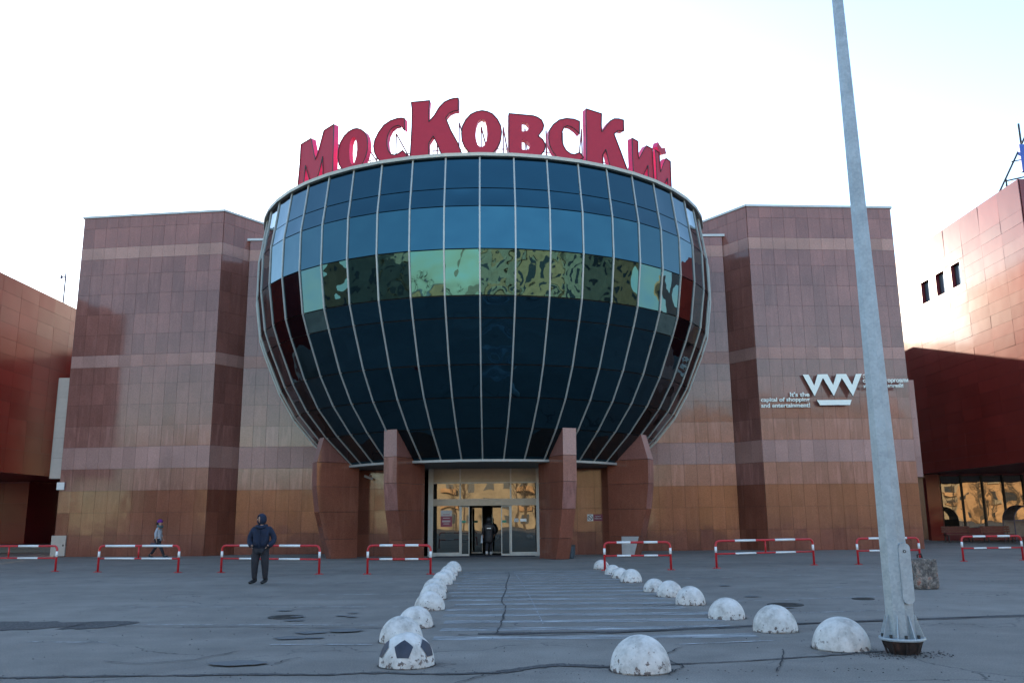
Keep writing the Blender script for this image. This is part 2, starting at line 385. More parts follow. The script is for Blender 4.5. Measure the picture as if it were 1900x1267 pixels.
# tile field on a vertical plane: shared meshes per size and material
TC = {}
def tile_mesh(w, h, t, mat, name='tile'):
    k = (round(w, 3), round(h, 3), round(t, 3), mat.name)
    if k not in TC:
        m = MB().box(0, w, -t, 0, 0, h); TC[k] = mesh(name, m.v, m.f, mat)
    return TC[k]
def tiles(parent, p0, p1, xs, zs, matf, name='tile', t=0.03, gap=0.009, skip=None, tilt=0.12, proud=0.002):
    """tiles from p0 to p1 (world xy), front faces to the right-hand side of p0->p1 turned -90 deg; xs = fractions in metres"""
    base = parent.location; ang = atan2(p1[1]-p0[1], p1[0]-p0[0]); u = Vector((cos(ang), sin(ang), 0)); nrm = Vector((sin(ang), -cos(ang), 0))
    out = []
    for i in range(len(zs)-1):
        for j in range(len(xs)-1):
            if skip and skip(j, i, xs[j], xs[j+1], zs[i], zs[i+1]): continue
            w = xs[j+1]-xs[j]-gap; h = zs[i+1]-zs[i]-gap
            o = link(name, tile_mesh(w, h, t, matf(j, i), name), parent)
            P = Vector((p0[0], p0[1], 0))+u*(xs[j]+gap/2)+Vector((0, 0, zs[i]+gap/2))+nrm*(random.uniform(0, proud))
            o.location = P-Vector(base)
            o.rotation_euler = (radians(random.gauss(0, tilt)), 0, ang+radians(random.gauss(0, tilt)))
            out.append(o)
    return out
def lin(a, b, n): return [a+(b-a)*i/n for i in range(n+1)]

# ------------------------------------------------------------------ ground
XA = -1.3; ZC = 41.5                       # plan position of the rotunda axis
g = MB(); gx = [-420, -120, -60]+[-60+4*i for i in range(1, 31)]+[120, 420]; gy = [-420, -150, -60]+[-60+4*i for i in range(1, 41)]+[160, 700]
for i, y in enumerate(gy):
    for x in gx: g.v.append((x, y, 0))
nx = len(gx)
for i in range(len(gy)-1):
    for j in range(nx-1): g.f.append((i*nx+j, i*nx+j+1, (i+1)*nx+j+1, (i+1)*nx+j))
tag(g.done('ground', M['asphalt'], recalc=False), kind='structure')
def rag(x0, x1, y0, y1, z, name, mat, jag=0.03, n=10):
    """ragged-edged flat sheet"""
    top = [(x0+(x1-x0)*i/n, y1+random.uniform(-jag, jag)) for i in range(n+1)]; bot = [(x0+(x1-x0)*i/n, y0+random.uniform(-jag, jag)) for i in range(n+1)]
    v = [(a, b, z) for a, b in bot]+[(a, b, z) for a, b in top]; f = [(i, i+1, n+2+i, n+1+i) for i in range(n)]
    return v, f
# worn pedestrian crossing stripes: each stripe its own piece of the marking
cx = bpy.data.objects.new('crossing_markings', None); COL.objects.link(cx); cx['kind'] = 'structure'
ys = [11.9+0.93*i for i in range(10)]+[21.1+0.95*i for i in range(7)]
for i, y in enumerate(ys):
    t = (y-11.9)/16.0
    xl = -1.0-0.55*t+random.uniform(-.15, .1); xr = 3.35-0.75*t+random.uniform(-.25, .1)
    v, f = rag(xl, xr, y-0.19, y+0.19, 0.004, '', None, 0.02, 14)
    link('crossing_stripe', mesh('crossing_stripe', v, f, M['zebra']), cx)
LINES = [[(-4.17, 19.09), (-2.0, 18.98)], [(-7.12, 16.69), (-2.08, 16.2)], [(-6.04, 13.81), (-2.03, 13.42)], [(-3.08, 11.44), (-1.78, 11.35)], [(3.51, 16.56), (7.24, 17.41)], [(3.81, 14.39), (6.06, 14.85)], [(6.44, 19.71), (8.13, 19.81)], [(4.1, 23.12), (8.73, 23.99)], [(2.34, 12.93), (3.08, 13.13)], [(1.93, 11.1), (3.27, 11.39)], [(-6.39, 11.92), (-5.28, 11.79)], [(-6.43, 22.6), (-2.64, 22.66)], [(-13, 25.6), (-7, 24.6)], [(6, 26.5), (13, 27.6)], [(0.01, 26.39), (0.2, 21.71)], [(0.2, 21.71), (0.32, 17.7)], [(0.32, 17.7), (0.42, 13.35)]]
lm = MB()
for k, ((x0, y0), (x1, y1)) in enumerate(LINES):
    d = Vector((x1-x0, y1-y0, 0)); n_ = Vector((-d.y, d.x, 0)).normalized()*(0.035 if k < 14 else 0.012); q = 12
    base = len(lm.v)
    for i in range(q+1):
        p = Vector((x0, y0, 0.008))+d*(i/q); w = random.uniform(.6, 1.2)
        lm.v += [tuple(p-n_*w), tuple(p+n_*w)]
    lm.f += [(base+2*i, base+2*i+2, base+2*i+3, base+2*i+1) for i in range(q)]
tag(lm.done('parking_lines', M['line'], recalc=False), kind='structure')
def ribbon(mb, pts, w, z, sub=7, jag=0.02, vary=0.5):
    P = [Vector((a, b, 0)) for a, b in pts]; q = []
    for a, b in zip(P, P[1:]):
        for i in range(sub): q.append(a.lerp(b, i/sub))
    q.append(P[-1]); base = len(mb.v)
    for i, p in enumerate(q):
        d = (q[min(i+1, len(q)-1)]-q[max(i-1, 0)]).normalized(); n_ = Vector((-d.y, d.x, 0))
        ww = w*(1+random.uniform(-vary, vary)); off = n_*random.uniform(-jag, jag)
        mb.v += [tuple(p+off-n_*ww+Vector((0, 0, z))), tuple(p+off+n_*ww+Vector((0, 0, z)))]
    mb.f += [(base+2*i, base+2*i+2, base+2*i+3, base+2*i+1) for i in range(len(q)-1)]
cm = MB()
ribbon(cm, [(-0.76, 12.21), (0.32, 12.08), (1.42, 12.28), (2.42, 12.55), (3.38, 12.79), (4.24, 13.11), (5.95, 13.44), (7.72, 13.73), (14, 15)], 0.022, 0.012)
ribbon(cm, [(-5.98, 13.6), (-4.97, 13.39), (-4.01, 13.38), (-2.77, 13.15), (-1.82, 13.01)], 0.014, 0.012)
ribbon(cm, [(-0.14, 25.38), (-0.19, 21.94), (-0.19, 19.77), (-0.25, 17.06), (-0.16, 16.21), (-0.18, 14.35), (-0.22, 12.94), (-0.24, 12.29)], 0.010, 0.012, jag=0.015)
ribbon(cm, [(-2.6, 9.91), (-2.55, 10.17), (-2.42, 10.35)], 0.008, 0.012)
ribbon(cm, [(-4.6, 10.2), (-4.1, 10.0), (-3.6, 10.25), (-3.3, 10.9)], 0.009, 0.012)
ribbon(cm, [(1.5, 9.0), (1.75, 9.5), (1.6, 10.1), (2.0, 10.9)], 0.008, 0.012)
ribbon(cm, [(2.6, 9.1), (2.9, 9.9), (3.1, 10.6)], 0.007, 0.012)
ribbon(cm, [(-0.6, 8.6), (-0.3, 9.1), (-0.1, 9.2)], 0.008, 0.012)
tag(cm.done('asphalt_cracks', M['tar'], recalc=False), kind='structure')
cm = MB()
ribbon(cm, [(-9, 9.3), (-5.5, 9.21), (-4.96, 9.21), (-4.44, 9.25), (-3.56, 9.23), (-2.76, 9.28), (-1.93, 9.2), (-1.4, 9.3), (-0.73, 9.17), (-0.14, 9.23)], 0.04, 0.008, vary=.6)
ribbon(cm, [(-0.14, 9.25), (0.14, 9.50), (0.43, 9.68), (0.81, 9.57), (1.03, 9.52)], 0.07, 0.008, vary=.4)
ribbon(cm, [(1.03, 9.52), (1.61, 9.63), (2.15, 9.73), (3.22, 10.04), (4.21, 10.42)], 0.022, 0.008, vary=.6)
ribbon(cm, [(-9, 13.9), (-7.6, 13.75), (-6.6, 13.95), (-6.0, 13.65)], 0.45, 0.008, vary=.35, jag=.1)
ribbon(cm, [(-0.5, 12.33), (1.42, 12.40), (3.38, 12.93), (5.95, 13.58), (9, 14.1)], 0.07, 0.008, vary=.5)
tag(cm.done('crumbled_asphalt', M['gravel'], recalc=False), kind='structure')
cm = MB()
for (x, y, r) in [(-3.45, 14.17, .16), (-3.98, 15.71, .14), (-2.83, 12.6, .2), (-2.95, 12.04, .22), (-2.64, 12.02, .12), (-2.8, 14.74, .12), (-2.64, 14.57, .1), (-2.71, 15.15, .1), (4.56, 15.36, .17), (4.78, 20.41, .14), (4.63, 17.58, .16), (-3.02, 9.93, .26), (-2.9, 9.9, .2), (-3.52, 14.64, .12), (-2.38, 12.74, .26)]:
    n = 18; b0 = len(cm.v); z = 0.012+0.0005*len(cm.f)
    cm.v += [(x+r*(1+random.uniform(-.25, .25))*cos(2*pi*k/n), y+r*.7*(1+random.uniform(-.25, .25))*sin(2*pi*k/n), z) for k in range(n)]; cm.f.append(tuple(range(b0, b0+n)))
tag(cm.done('asphalt_patches', M['patch'], recalc=False), kind='structure')
# darker apron of newer asphalt before the facade
def manhole(x, y, r, label):
    root = empty('manhole_cover', (x, y, 0), label, 'manhole cover', 'manhole covers in the asphalt')
    MB().lathe([(r, 0), (r, 0.016), (r*.86, 0.016)], 28).done('rim', M['iron'], root)
    m = MB().lathe([(r*.86, 0.013), (0.001, 0.013)], 28)
    for k in range(-3, 4): m.box(-r*.6, r*.6, k*r*.2-.008, k*r*.2+.008, .0135, .019)
    m.done('lid', M['iron'], root)
manhole(-3.71, 14.66, 0.28, 'dark iron manhole cover in the asphalt left of the dome row')
manhole(4.77, 15.91, 0.31, 'rusty brown manhole cover in the asphalt beyond the right dome row')
manhole(6.53, 16.9, 0.2, 'small manhole cover just left of the galvanised pole')

# ------------------------------------------------------------------ granite wings
ZR = [0, .98, 2.05, 3.09, 4.14, 5.2, 6.23, 7.28, 8.31, 9.17, 9.78, 10.82, 11.87, 12.92, 13.96, 14.80, 15.42, 16.47, 17.05]
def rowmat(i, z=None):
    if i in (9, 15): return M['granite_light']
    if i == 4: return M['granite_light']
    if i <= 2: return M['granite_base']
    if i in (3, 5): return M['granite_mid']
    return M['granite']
def box_between(mb, p0, p1, depth, z0, z1, out=0.0):
    d = Vector((p1[0]-p0[0], p1[1]-p0[1], 0)); n_ = Vector((d.y, -d.x, 0)).normalized()
    a = Vector((*p0, 0))+n_*out; b = Vector((*p1, 0))+n_*out; c = b-n_*depth; e = a-n_*depth
    mb.add([(q.x, q.y, z) for z in (z0, z1) for q in (a, b, c, e)], BOXF)
def wing(side):
    s = side; X = lambda d: XA+s*d          # d = distance from the axis
    y_in, y_out = 42.0, (42.9 if s < 0 else 42.5)
    root = empty('granite_wing', (X(17), 44, 0), ('tall brown granite wing left of the glass bowl, without lettering' if s < 0 else 'tall brown granite wing right of the glass bowl, carrying the white emblem and slogan'), 'building', 'granite wings flanking the glass bowl')
    # core: closed prism in plan
    pin = (X(13.3), y_in); pout = (X(20.85), y_out); pfar = (X(10.4), y_in+4.2)
    poly = [(X(13.32), y_in+.012), (X(20.83), y_out+.012), (X(20.83), 60), (X(9.5), 60), (X(9.5), 47.3), (X(10.4)+.02*s, y_in+4.22)]
    if s < 0: poly = poly[::-1]
    v = [(a, b, z) for z in (0, 17.0) for a, b in poly]; n = len(poly)
    f = [tuple(range(n))[::-1], tuple(range(n, 2*n))]+[(i, (i+1) % n, n+(i+1) % n, n+i) for i in range(n)]
    c = root.location
    link('wall', mesh('wall', [(a-c[0], b-c[1], z-c[2]) for a, b, z in v], f, M['joint'], recalc=True), root)
    a, b = ((pout, pin) if s < 0 else (pin, pout))
    L = sqrt((a[0]-b[0])**2+(a[1]-b[1])**2)
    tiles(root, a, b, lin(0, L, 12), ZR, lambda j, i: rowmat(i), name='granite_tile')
    # slanted return facet
    a, b = ((pin, pfar) if s < 0 else (pfar, pin)); L = sqrt((a[0]-b[0])**2+(a[1]-b[1])**2)
    def sk(j, i, x0, x1, z0, z1):
        far = (x0 > 2.3) if s < 0 else (x1 < L-2.3)
        return far and z0 < 14.5
    xs = lin(0, L, 8) if s < 0 else lin(0, L, 8)
    tiles(root, a, b, xs, ZR, lambda j, i: rowmat(i), name='granite_tile', skip=sk)
    # outer return (side wall), a narrow strip near the corner
    a, b = (((X(20.85), 60), pout) if s < 0 else (pout, (X(20.85), 60)))
    m = MB(); box_between(m, a, b, .02, 0, 17.0, out=.02)
    m.done('side_wall', M['granite_mid'], root, off=c)
    m = MB()
    for a, b in ((pin, pout), (pin, pfar)):
        a, b = (b, a) if (s < 0) == (b == pout) else (a, b)
        dd = (Vector(b)-Vector(a)).normalized()*.07
        box_between(m, Vector(a)-dd, Vector(b)+dd, .35, 17.05, 17.16, out=.09)
    a, b = (((X(20.85), 60), pout) if s < 0 else (pout, (X(20.85), 60)))
    box_between(m, a, b, .3, 17.05, 17.158, out=.08)
    m.done('coping', M['coping'], root, off=c)
    MB().box(min(X(20.6), X(9.6)), max(X(20.6), X(9.6)), y_in+4.5, 59.8, 17.0, 17.04).done('roof', M['roof'], root, off=c)
    # little side box hung on the outer flank
    z0, z1 = (3.72, 8.72) if s < 0 else (3.4, 8.2)
    w = .55 if s < 0 else .5
    x0 = X(20.87); x1 = X(20.87+w)
    q = empty('flank_box', (X(21.1), 43.2, 0), ('narrow box hung on the outer flank of the left granite wing, its bright reflection coloured in as beige' if s < 0 else 'pink granite narrow box hung on the outer flank of the right granite wing'), 'wall cladding')
    MB().box(min(x0, x1), max(x0, x1)-0.01, 43.05, 46, z0+.01, z1-.01).done('core', M['joint'], q, off=q.location)
    aa, bb = ((x1, 43.0), (x0, 43.0)) if s < 0 else ((x0, 43.0), (x1, 43.0))
    tiles(q, aa, bb, [0, w], lin(z0, z1, 5), lambda j, i: M['pale_clad'] if s < 0 else M['granite_light'], name='cladding_panel')
    aa, bb = (((x1-.03, 46), (x1-.03, 43.02)) if s < 0 else ((x1+.0, 43.02), (x1+.0, 46)))
    tiles(q, aa, bb, [0, 1.5, 2.98], lin(z0, z1, 5), lambda j, i: M['pale_clad'] if s < 0 else M['granite_light'], name='cladding_panel')
    return root
M['pale_clad'] = simple('beige_sheen_and_panel', (0.42, 0.36, 0.31), 0.4, 0, 0.06, objvar=.05)  # bright reflection on left flank box put into the beige; cabinet shares it
wl = wing(-1); wr = wing(1)
# roof rail on the right wing
rr = empty('roof_rail', (15.7, 42.9, 17.16), 'low dark rail lying along the roof edge of the right granite wing', 'railing')
MB().box(-1.95, 1.95, -.03, .03, .10, .15).done('bar', M['black'], rr)
for x in (-1.6, 0.1, 1.75): MB().box(x-.05, x+.05, -.04, .04, -.02, .10).done('bracket', M['black'], rr)

# ------------------------------------------------------------------ lower granite side blocks
ZB = [z for z in ZR if z < 15.5]+[15.9]
def block(side):
    s = side; X = lambda d: XA+s*d; Y = 43.3
    root = empty('granite_side_block', (X(9), 44, 0), ('lower granite block between the left wing and the glass bowl' if s < 0 else 'lower granite block between the right wing and the glass bowl'), 'building', 'lower granite blocks beside the bowl')
    MB().box(min(X(3.4), X(12.25)), max(X(3.4), X(12.25)), Y+.012, 47, 0, 15.86).done('wall', M['joint'], root, off=root.location)
    a, b = ((X(12.3), Y), (X(4.6), Y)) if s < 0 else ((X(4.6), Y), (X(12.3), Y))
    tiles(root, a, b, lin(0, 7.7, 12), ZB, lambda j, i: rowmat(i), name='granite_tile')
    MB().box(min(X(3.4), X(12.5)), max(X(3.4), X(12.5)), Y-.10, Y+.3, 15.9, 16.02).done('coping', M['coping'], root, off=root.location)
block(-1); block(1)
# unseen low hall mass, added behind to block the sun
hall = empty('sun_block_hall', (0, 80, 0), 'flat unseen hall mass of the mall, added behind the wings and bowl to block the sun', 'building')
MB().box(-25, 24.5, 61, 120, 0, 13.5).done('wall', M['granite_mid'], hall, off=hall.location)
MB().box(-11, 8.4, 47.2, 61, 0, 13.5).done('link_wall', M['granite_mid'], hall, off=hall.location)
MB().box(-25.2, 24.7, 60.8, 120.2, 13.5, 13.7).done('roof', M['roof'], hall, off=hall.location)

# ------------------------------------------------------------------ glass bowl
NS = 51; A0 = radians(0.75); TH = 2*pi/NS
PR = [(10.51, 15.10), (10.69, 13.76), (10.80, 13.02), (10.80, 11.35), (10.56, 9.63), (10.28, 8.85), (9.60, 7.22), (8.93, 6.07), (8.02, 5.0), (6.80, 3.87)]
bowl = empty('glass_bowl_rotunda', (XA, ZC, 0), 'huge faceted dark blue glass bowl over the entrance, flat topped, ribbed with pale mullions', 'building')
def bp(rho, z, a): return Vector((rho*sin(a), -rho*cos(a), z))
# core behind the panes
core = MB(); vs = []; fs = []
for (r, z) in PR:
    for k in range(NS): vs.append(bp(r-.09, z, A0+k*TH))
for i in range(len(PR)-1):
    for k in range(NS): fs.append((i*NS+k, i*NS+(k+1) % NS, (i+1)*NS+(k+1) % NS, (i+1)*NS+k))
fs.append(tuple(range(NS)))
core.add(vs, fs); core.done('core', M['black'], bowl)
rnd = random.Random(3)
K0, K1 = -15, 15
for k in range(K0, K1):
    for i in range(len(PR)-1):
        (r0, z0), (r1, z1) = PR[i], PR[i+1]
        e = 0.012; a0 = A0+k*TH; a1 = A0+(k+1)*TH
        dz = (z0-z1); g0 = .014/dz
        q = []
        for (t, a) in ((g0, a0), (g0, a1), (1-g0, a1), (1-g0, a0)):
            r = r0+(r1-r0)*t; z = z0+(z1-z0)*t; q.append(bp(r, z, a))
        # inset sideways and give thickness, small random out-of-true tilt
        cc = sum(q, Vector())/4; nn = (q[1]-q[0]).cross(q[3]-q[0]).normalized()
        if nn.dot(Vector((cc.x, cc.y, 0))) < 0: nn = -nn
        ax = (q[1]-q[0]).normalized()
        rot = Matrix.Rotation(radians(rnd.gauss(0, .22)), 3, ax) @ Matrix.Rotation(radians(rnd.gauss(0, .22)), 3, Vector((0, 0, 1)))
        q = [cc+rot @ ((p-cc)*0.99) for p in q]
        # sealed units draw in slightly: a shallow concave dish, as real geometry
        sag = rnd.uniform(.004, .015); G = 6; vs = []; ou, ov = rnd.uniform(-.25, .25), rnd.uniform(-.25, .25)
        for b_ in range(G+1):
            for a_ in range(G+1):
                u, v = a_/G, b_/G
                p = (q[0]*(1-u)+q[1]*u)*(1-v)+(q[3]*(1-u)+q[2]*u)*v
                vs.append(p-nn*sag*(16*u*(1-u)*v*(1-v))*(1+ou*(2*u-1)+ov*(2*v-1)))
        fs = [(b_*(G+1)+a_, b_*(G+1)+a_+1, (b_+1)*(G+1)+a_+1, (b_+1)*(G+1)+a_) for b_ in range(G) for a_ in range(G)]
        if (vs[1]-vs[0]).cross(vs[G+1]-vs[0]).dot(nn) < 0: fs = [f[::-1] for f in fs]
        me = mesh('glass_pane', [v-cc for v in vs], fs, M['bowl_glass'], smooth=True)
        link('glass_pane', me, bowl, loc=cc)
# mullions
for k in range(K0, K1+1):
    a = A0+k*TH; m = MB(); w = .029; t = Vector((cos(a), sin(a), 0)); n = len(PR)
    vs = []
    for i, (r, z) in enumerate(PR):
        for (du, dr) in ((-w, -.06), (w, -.06), (w, .04), (-w, .04)):
            vs.append(bp(r+dr, z, a)+t*du)
    fs = [(0, 1, 2, 3), tuple(4*(n-1)+j for j in (3, 2, 1, 0))]
    for i in range(n-1):
        for j in range(4): fs.append((4*i+j, 4*i+(j+1) % 4, 4*i+4+(j+1) % 4, 4*i+4+j))
    m.add(vs, fs); m.done('mullion', M['mullion'], bowl)
def ring(name, prof, mat, a0=None, a1=None):
    """faceted ring following the mullions; prof = closed list of (rho,z)"""
    ks = list(range(NS)) if a0 is None else list(range(a0, a1+1)); full = a0 is None
    m = MB(); vs = []; fs = []; n = len(prof)
    for k in ks:
        for (r, z) in prof: vs.append(bp(r, z, A0+k*TH))
    for i in range(len(ks) if full else len(ks)-1):
        i2 = (i+1) % len(ks)
        for j in range(n): fs.append((i*n+j, i*n+(j+1) % n, i2*n+(j+1) % n, i2*n+j))
    m.add(vs, fs); return m.done(name, mat, bowl)
ring('top_gutter', [(10.35, 15.08), (10.66, 15.08), (10.68, 15.2), (10.35, 15.2)], M['mullion'])
ring('bottom_trim', [(6.6, 3.80), (6.92, 3.80), (6.93, 3.89), (6.6, 3.89)], M['mullion'], -9, 10)
m = MB(); m.add([bp(10.4, 15.12, A0+k*TH) for k in range(NS)], [tuple(range(NS))]); m.done('roof', M['roof'], bowl)
m = MB(); m.add([bp(6.85, z, A0+k*TH) for z in (3.79, 3.835) for k in range(NS)], [tuple(range(NS))[::-1], tuple(range(NS, 2*NS))]+[(k, (k+1) % NS, NS+(k+1) % NS, NS+k) for k in range(NS)]); m.done('soffit', M['soffit'], bowl)

# radial granite fins carrying the bowl
def fin(phi, base_r, lean, inner, label):
    p = radians(phi); root = empty('granite_fin', (XA+7*sin(p), ZC-7*cos(p), 0), label, 'pillar', 'granite fins carrying the glass bowl')
    R0 = Vector((sin(p), -cos(p), 0)); T0 = Vector((cos(p), sin(p), 0)); th = .30; base = Vector((XA, ZC, 0))-root.location
    tf = lambda u, v, d: base+R0*u+T0*d+Vector((0, 0, v))
    outr = [(0, base_r), (.8, base_r+lean*.38), (1.93, base_r+lean*.8), (2.98, base_r+lean), (4.0, base_r+lean+.02), (5.06, 8.03)]
    gp = .008
    for i in range(5):
        z0, o0 = outr[i]; z1, o1 = outr[i+1]
        if i < 3: poly = [(inner, z0+gp), (o0, z0+gp), (o1, z1-gp), (inner, z1-gp)]
        elif i == 3: poly = [(inner, z0+gp), (o0, z0+gp), (o1, z1-gp), (6.86, z1-gp), (6.72, 3.79), (inner, 3.785)]
        else: poly = [(6.92, z0+gp), (o0, z0+gp), (o1+.03, z1)]
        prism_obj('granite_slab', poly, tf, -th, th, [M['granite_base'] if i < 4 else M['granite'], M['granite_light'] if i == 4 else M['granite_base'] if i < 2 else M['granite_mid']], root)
    poly = [(inner+.05, 0), (base_r-.05, 0), (base_r+lean-.05, 2.98), (base_r+lean-.06, 3.9), (6.7, 3.78), (inner+.05, 3.78)]
    prism_obj('core', poly, tf, -th+.02, th-.02, [M['joint']], root)
    return root, tf
fin(-26, 7.3, .72, 5.95, 'granite fin left of the entrance doors')
fin(26, 7.3, .72, 5.95, 'granite fin right of the entrance doors')
fin(-59, 7.6, .72, 6.45, 'outermost left granite fin under the bowl')
f4, tf4 = fin(59, 7.6, .72, 6.45, 'outermost right granite fin with a grey plate at its foot')
prism_obj('foot_plate', [(7.02, .02), (7.56, .02), (7.80, .8), (7.02, .8)], tf4, -.325, -.302, [M['grey_plate']], f4)

# recessed walls beside the vestibule
def recess(side):
    s = side; Y = 39.5; X = lambda d: XA+s*d
    root = empty('recessed_granite_wall', (X(4.8), Y, 0), ('recessed granite wall left of the doors with security camera' if s < 0 else 'recessed granite wall right of the doors with no smoking sign'), 'wall', 'recessed granite walls by the entrance')
    MB().box(min(X(3.35), X(6.5)), max(X(3.35), X(6.5)), Y+.012, 43.2, 0, 3.79).done('wall', M['joint'], root, off=root.location)
    a, b = ((X(6.5), Y), (X(3.35), Y)) if s < 0 else ((X(3.35), Y), (X(6.5), Y))
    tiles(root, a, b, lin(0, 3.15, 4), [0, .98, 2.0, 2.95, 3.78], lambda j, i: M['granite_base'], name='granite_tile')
    # narrow side light between wall and vestibule
    x0, x1 = min(X(2.72), X(3.33)), max(X(2.72), X(3.33))
    sl_ = empty('side_light', (X(3.0), 39.6, 0), ('slim glazed side light left of the vestibule' if s < 0 else 'slim glazed side light right of the vestibule'), 'window', 'side lights of the vestibule')
    MB().box(x0+.06, x1-.06, 39.62, 39.65, .1, 3.78).done('pane', M['door_glass'], sl_, off=sl_.location)
    for xx in (x0, x1-.06): MB().box(xx, xx+.06, 39.56, 39.68, 0, 3.79).done('frame_post', M['alu'], sl_, off=sl_.location)
recess(-1); recess(1)

# ------------------------------------------------------------------ vestibule
VX = -1.25; VY = 39.0; vb = empty('entrance_vestibule', (VX, VY, 0), 'glazed entrance vestibule with sliding doors standing open under the bowl', 'entrance')
def vbx(name, x0, x1, y0, y1, z0, z1, mat, parent=vb):
    return MB().box(x0, x1, y0, y1, z0, z1).done(name, mat, parent, off=(VX, VY, 0) if parent is vb else None)
xL, xR = -3.77, 1.22
xm1, xm2 = -2.36, -0.12                  # door mullions
for x0, x1 in ((xL, xL+.22), (xR-.22, xR)): vbx('corner_post', x0, x1, VY-.02, VY+.14, 0, 3.78, M['alu'])
for x in (xm1, xm2): vbx('mullion', x-.035, x+.035, VY-.01, VY+.12, 2.16, 3.78, M['alu'])
for x in (xm1, xm2): vbx('door_post', x-.035, x+.035, VY-.01, VY+.12, 0, 2.14, M['alu'])
vbx('top_rail', xL+.22, xR-.22, VY+.0, VY+.11, 3.13, 3.19, M['alu'])
vbx('door_header', xL+.22, xR-.22, VY-.03, VY+.13, 2.16, 2.46, M['header'])
for a, b in ((xL+.22, xm1-.035), (xm1+.035, xm2-.035), (xm2+.035, xR-.22)):
    vbx('header_panel', a, b, VY+.03, VY+.06, 3.19, 3.78, M['header'])
    vbx('transom_pane', a, b, VY+.04, VY+.06, 2.46, 3.13, M['door_glass'])
for a, b in ((xL+.22, xm1-.035), (xm2+.035, xR-.22)):
    vbx('side_pane', a, b, VY+.05, VY+.07, .16, 2.16, M['door_glass'])
    vbx('bottom_rail', a, b, VY+.0, VY+.1, 0, .16, M['alu'])
def leaf(x0, x1, y):
    p = MB().box(x0+.035, x1-.035, y+.012, y+.024, .09, 2.1).done('sliding_leaf', M['door_glass'], vb, off=(VX, VY, 0))
    for q in ((x0, x0+.035, .0, 2.13), (x1-.035, x1, .0, 2.13), (x0+.035, x1-.035, .0, .09), (x0+.035, x1-.035, 2.1, 2.13)):
        MB().box(q[0], q[1], y, y+.04, q[2]+.01, q[3]).done('leaf_frame', M['alu'], p, off=(VX, VY, 0))
leaf(-2.32, -1.95, VY+.02); leaf(-.55, -.16, VY+.02)
leaf(-1.97, -1.46, VY+2.6); leaf(-1.02, -.52, VY+2.6)
# dark lobby behind
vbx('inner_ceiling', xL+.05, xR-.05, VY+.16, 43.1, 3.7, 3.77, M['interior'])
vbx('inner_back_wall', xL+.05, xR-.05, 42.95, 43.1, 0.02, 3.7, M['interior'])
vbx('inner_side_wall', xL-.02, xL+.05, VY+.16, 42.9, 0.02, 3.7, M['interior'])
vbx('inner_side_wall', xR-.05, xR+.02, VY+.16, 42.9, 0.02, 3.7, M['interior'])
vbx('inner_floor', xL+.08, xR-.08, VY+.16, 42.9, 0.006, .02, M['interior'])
for x in (-2.20, -1.78, -1.1, -.42): 
    yy = VY-.002 if x in (-2.20, -.42) else VY+2.59
    vbx('green_sticker', x-.09, x+.09, yy+(.025 if yy < 40 else 0), yy+(.03 if yy < 40 else .005), 1.42, 1.52, M['green'])
vbx('notice', .02, .22, VY+.04, VY+.048, 1.44, 1.60, M['grey_plate'])
vbx('notice', .28, .56, VY+.04, VY+.048, 1.46, 1.58, M['white'])
po = empty('entrance_poster', (-2.98, VY+.03, 0), 'grey and maroon notice hung on the glass left of the doors', 'poster')
PX = lambda name, x0, x1, z0, z1, y, mat: MB().box(x0, x1, y-.006, y, z0, z1).done(name, mat, po, off=po.location)
PX('lower_field', -3.22, -2.72, 1.26, 1.72, VY+.04, M['maroon']); PX('upper_field', -3.22, -2.72, 1.72, 1.97, VY+.04, M['grey_plate'])
def textobj(s, x0, x1, zc, y, mat, parent, name='lettering', hmax=None, bold=0.0, ext=0.004, side=0, z0=None):
    cu = bpy.data.curves.new(name, 'FONT'); cu.body = s; cu.size = 1.0; cu.offset = bold; cu.extrude = 0.5; cu.resolution_u = 3
    t = bpy.data.objects.new(name, cu); COL.objects.link(t)
    dg = bpy.context.evaluated_depsgraph_get(); me = bpy.data.meshes.new_from_object(t.evaluated_get(dg))
    bpy.data.objects.remove(t); bpy.data.curves.remove(cu)
    xs = [v.co.x for v in me.vertices]; ys = [v.co.y for v in me.vertices]
    sx = (x1-x0)/(max(xs)-min(xs)); sy = sx if hmax is None else hmax/(max(ys)-min(ys))
    cy = (max(ys)+min(ys))/2
    for v in me.vertices:
        v.co = Vector((x0+(v.co.x-min(xs))*sx, y-ext/2-v.co.z*ext, zc+(v.co.y-cy)*sy))-Vector(parent.location)
    me.materials.clear(); me.materials.append(mat)
    b = bmesh.new(); b.from_mesh(me); bmesh.ops.recalc_face_normals(b, faces=b.faces); b.to_mesh(me); b.free()
    return link(name, me, parent)
for z, x0, x1 in ((1.79, -3.12, -2.82), ): PX('text_line', x0, x1, z-.012, z+.012, VY+.033, M['maroon'])
for z, x0, x1 in ((1.64, -3.12, -2.82), (1.52, -3.15, -2.79), (1.48, -3.15, -2.79), (1.39, -3.10, -2.84)): PX('text_line', x0, x1, z-.014, z+.014, VY+.033, M['grey_plate'])
# mat
tag(MB().box(-3.4, .9, 37.7, 38.75, .004, .018).done('entrance_mat', M['mat']), 'long dark doormat on the ground before the sliding doors', 'doormat')
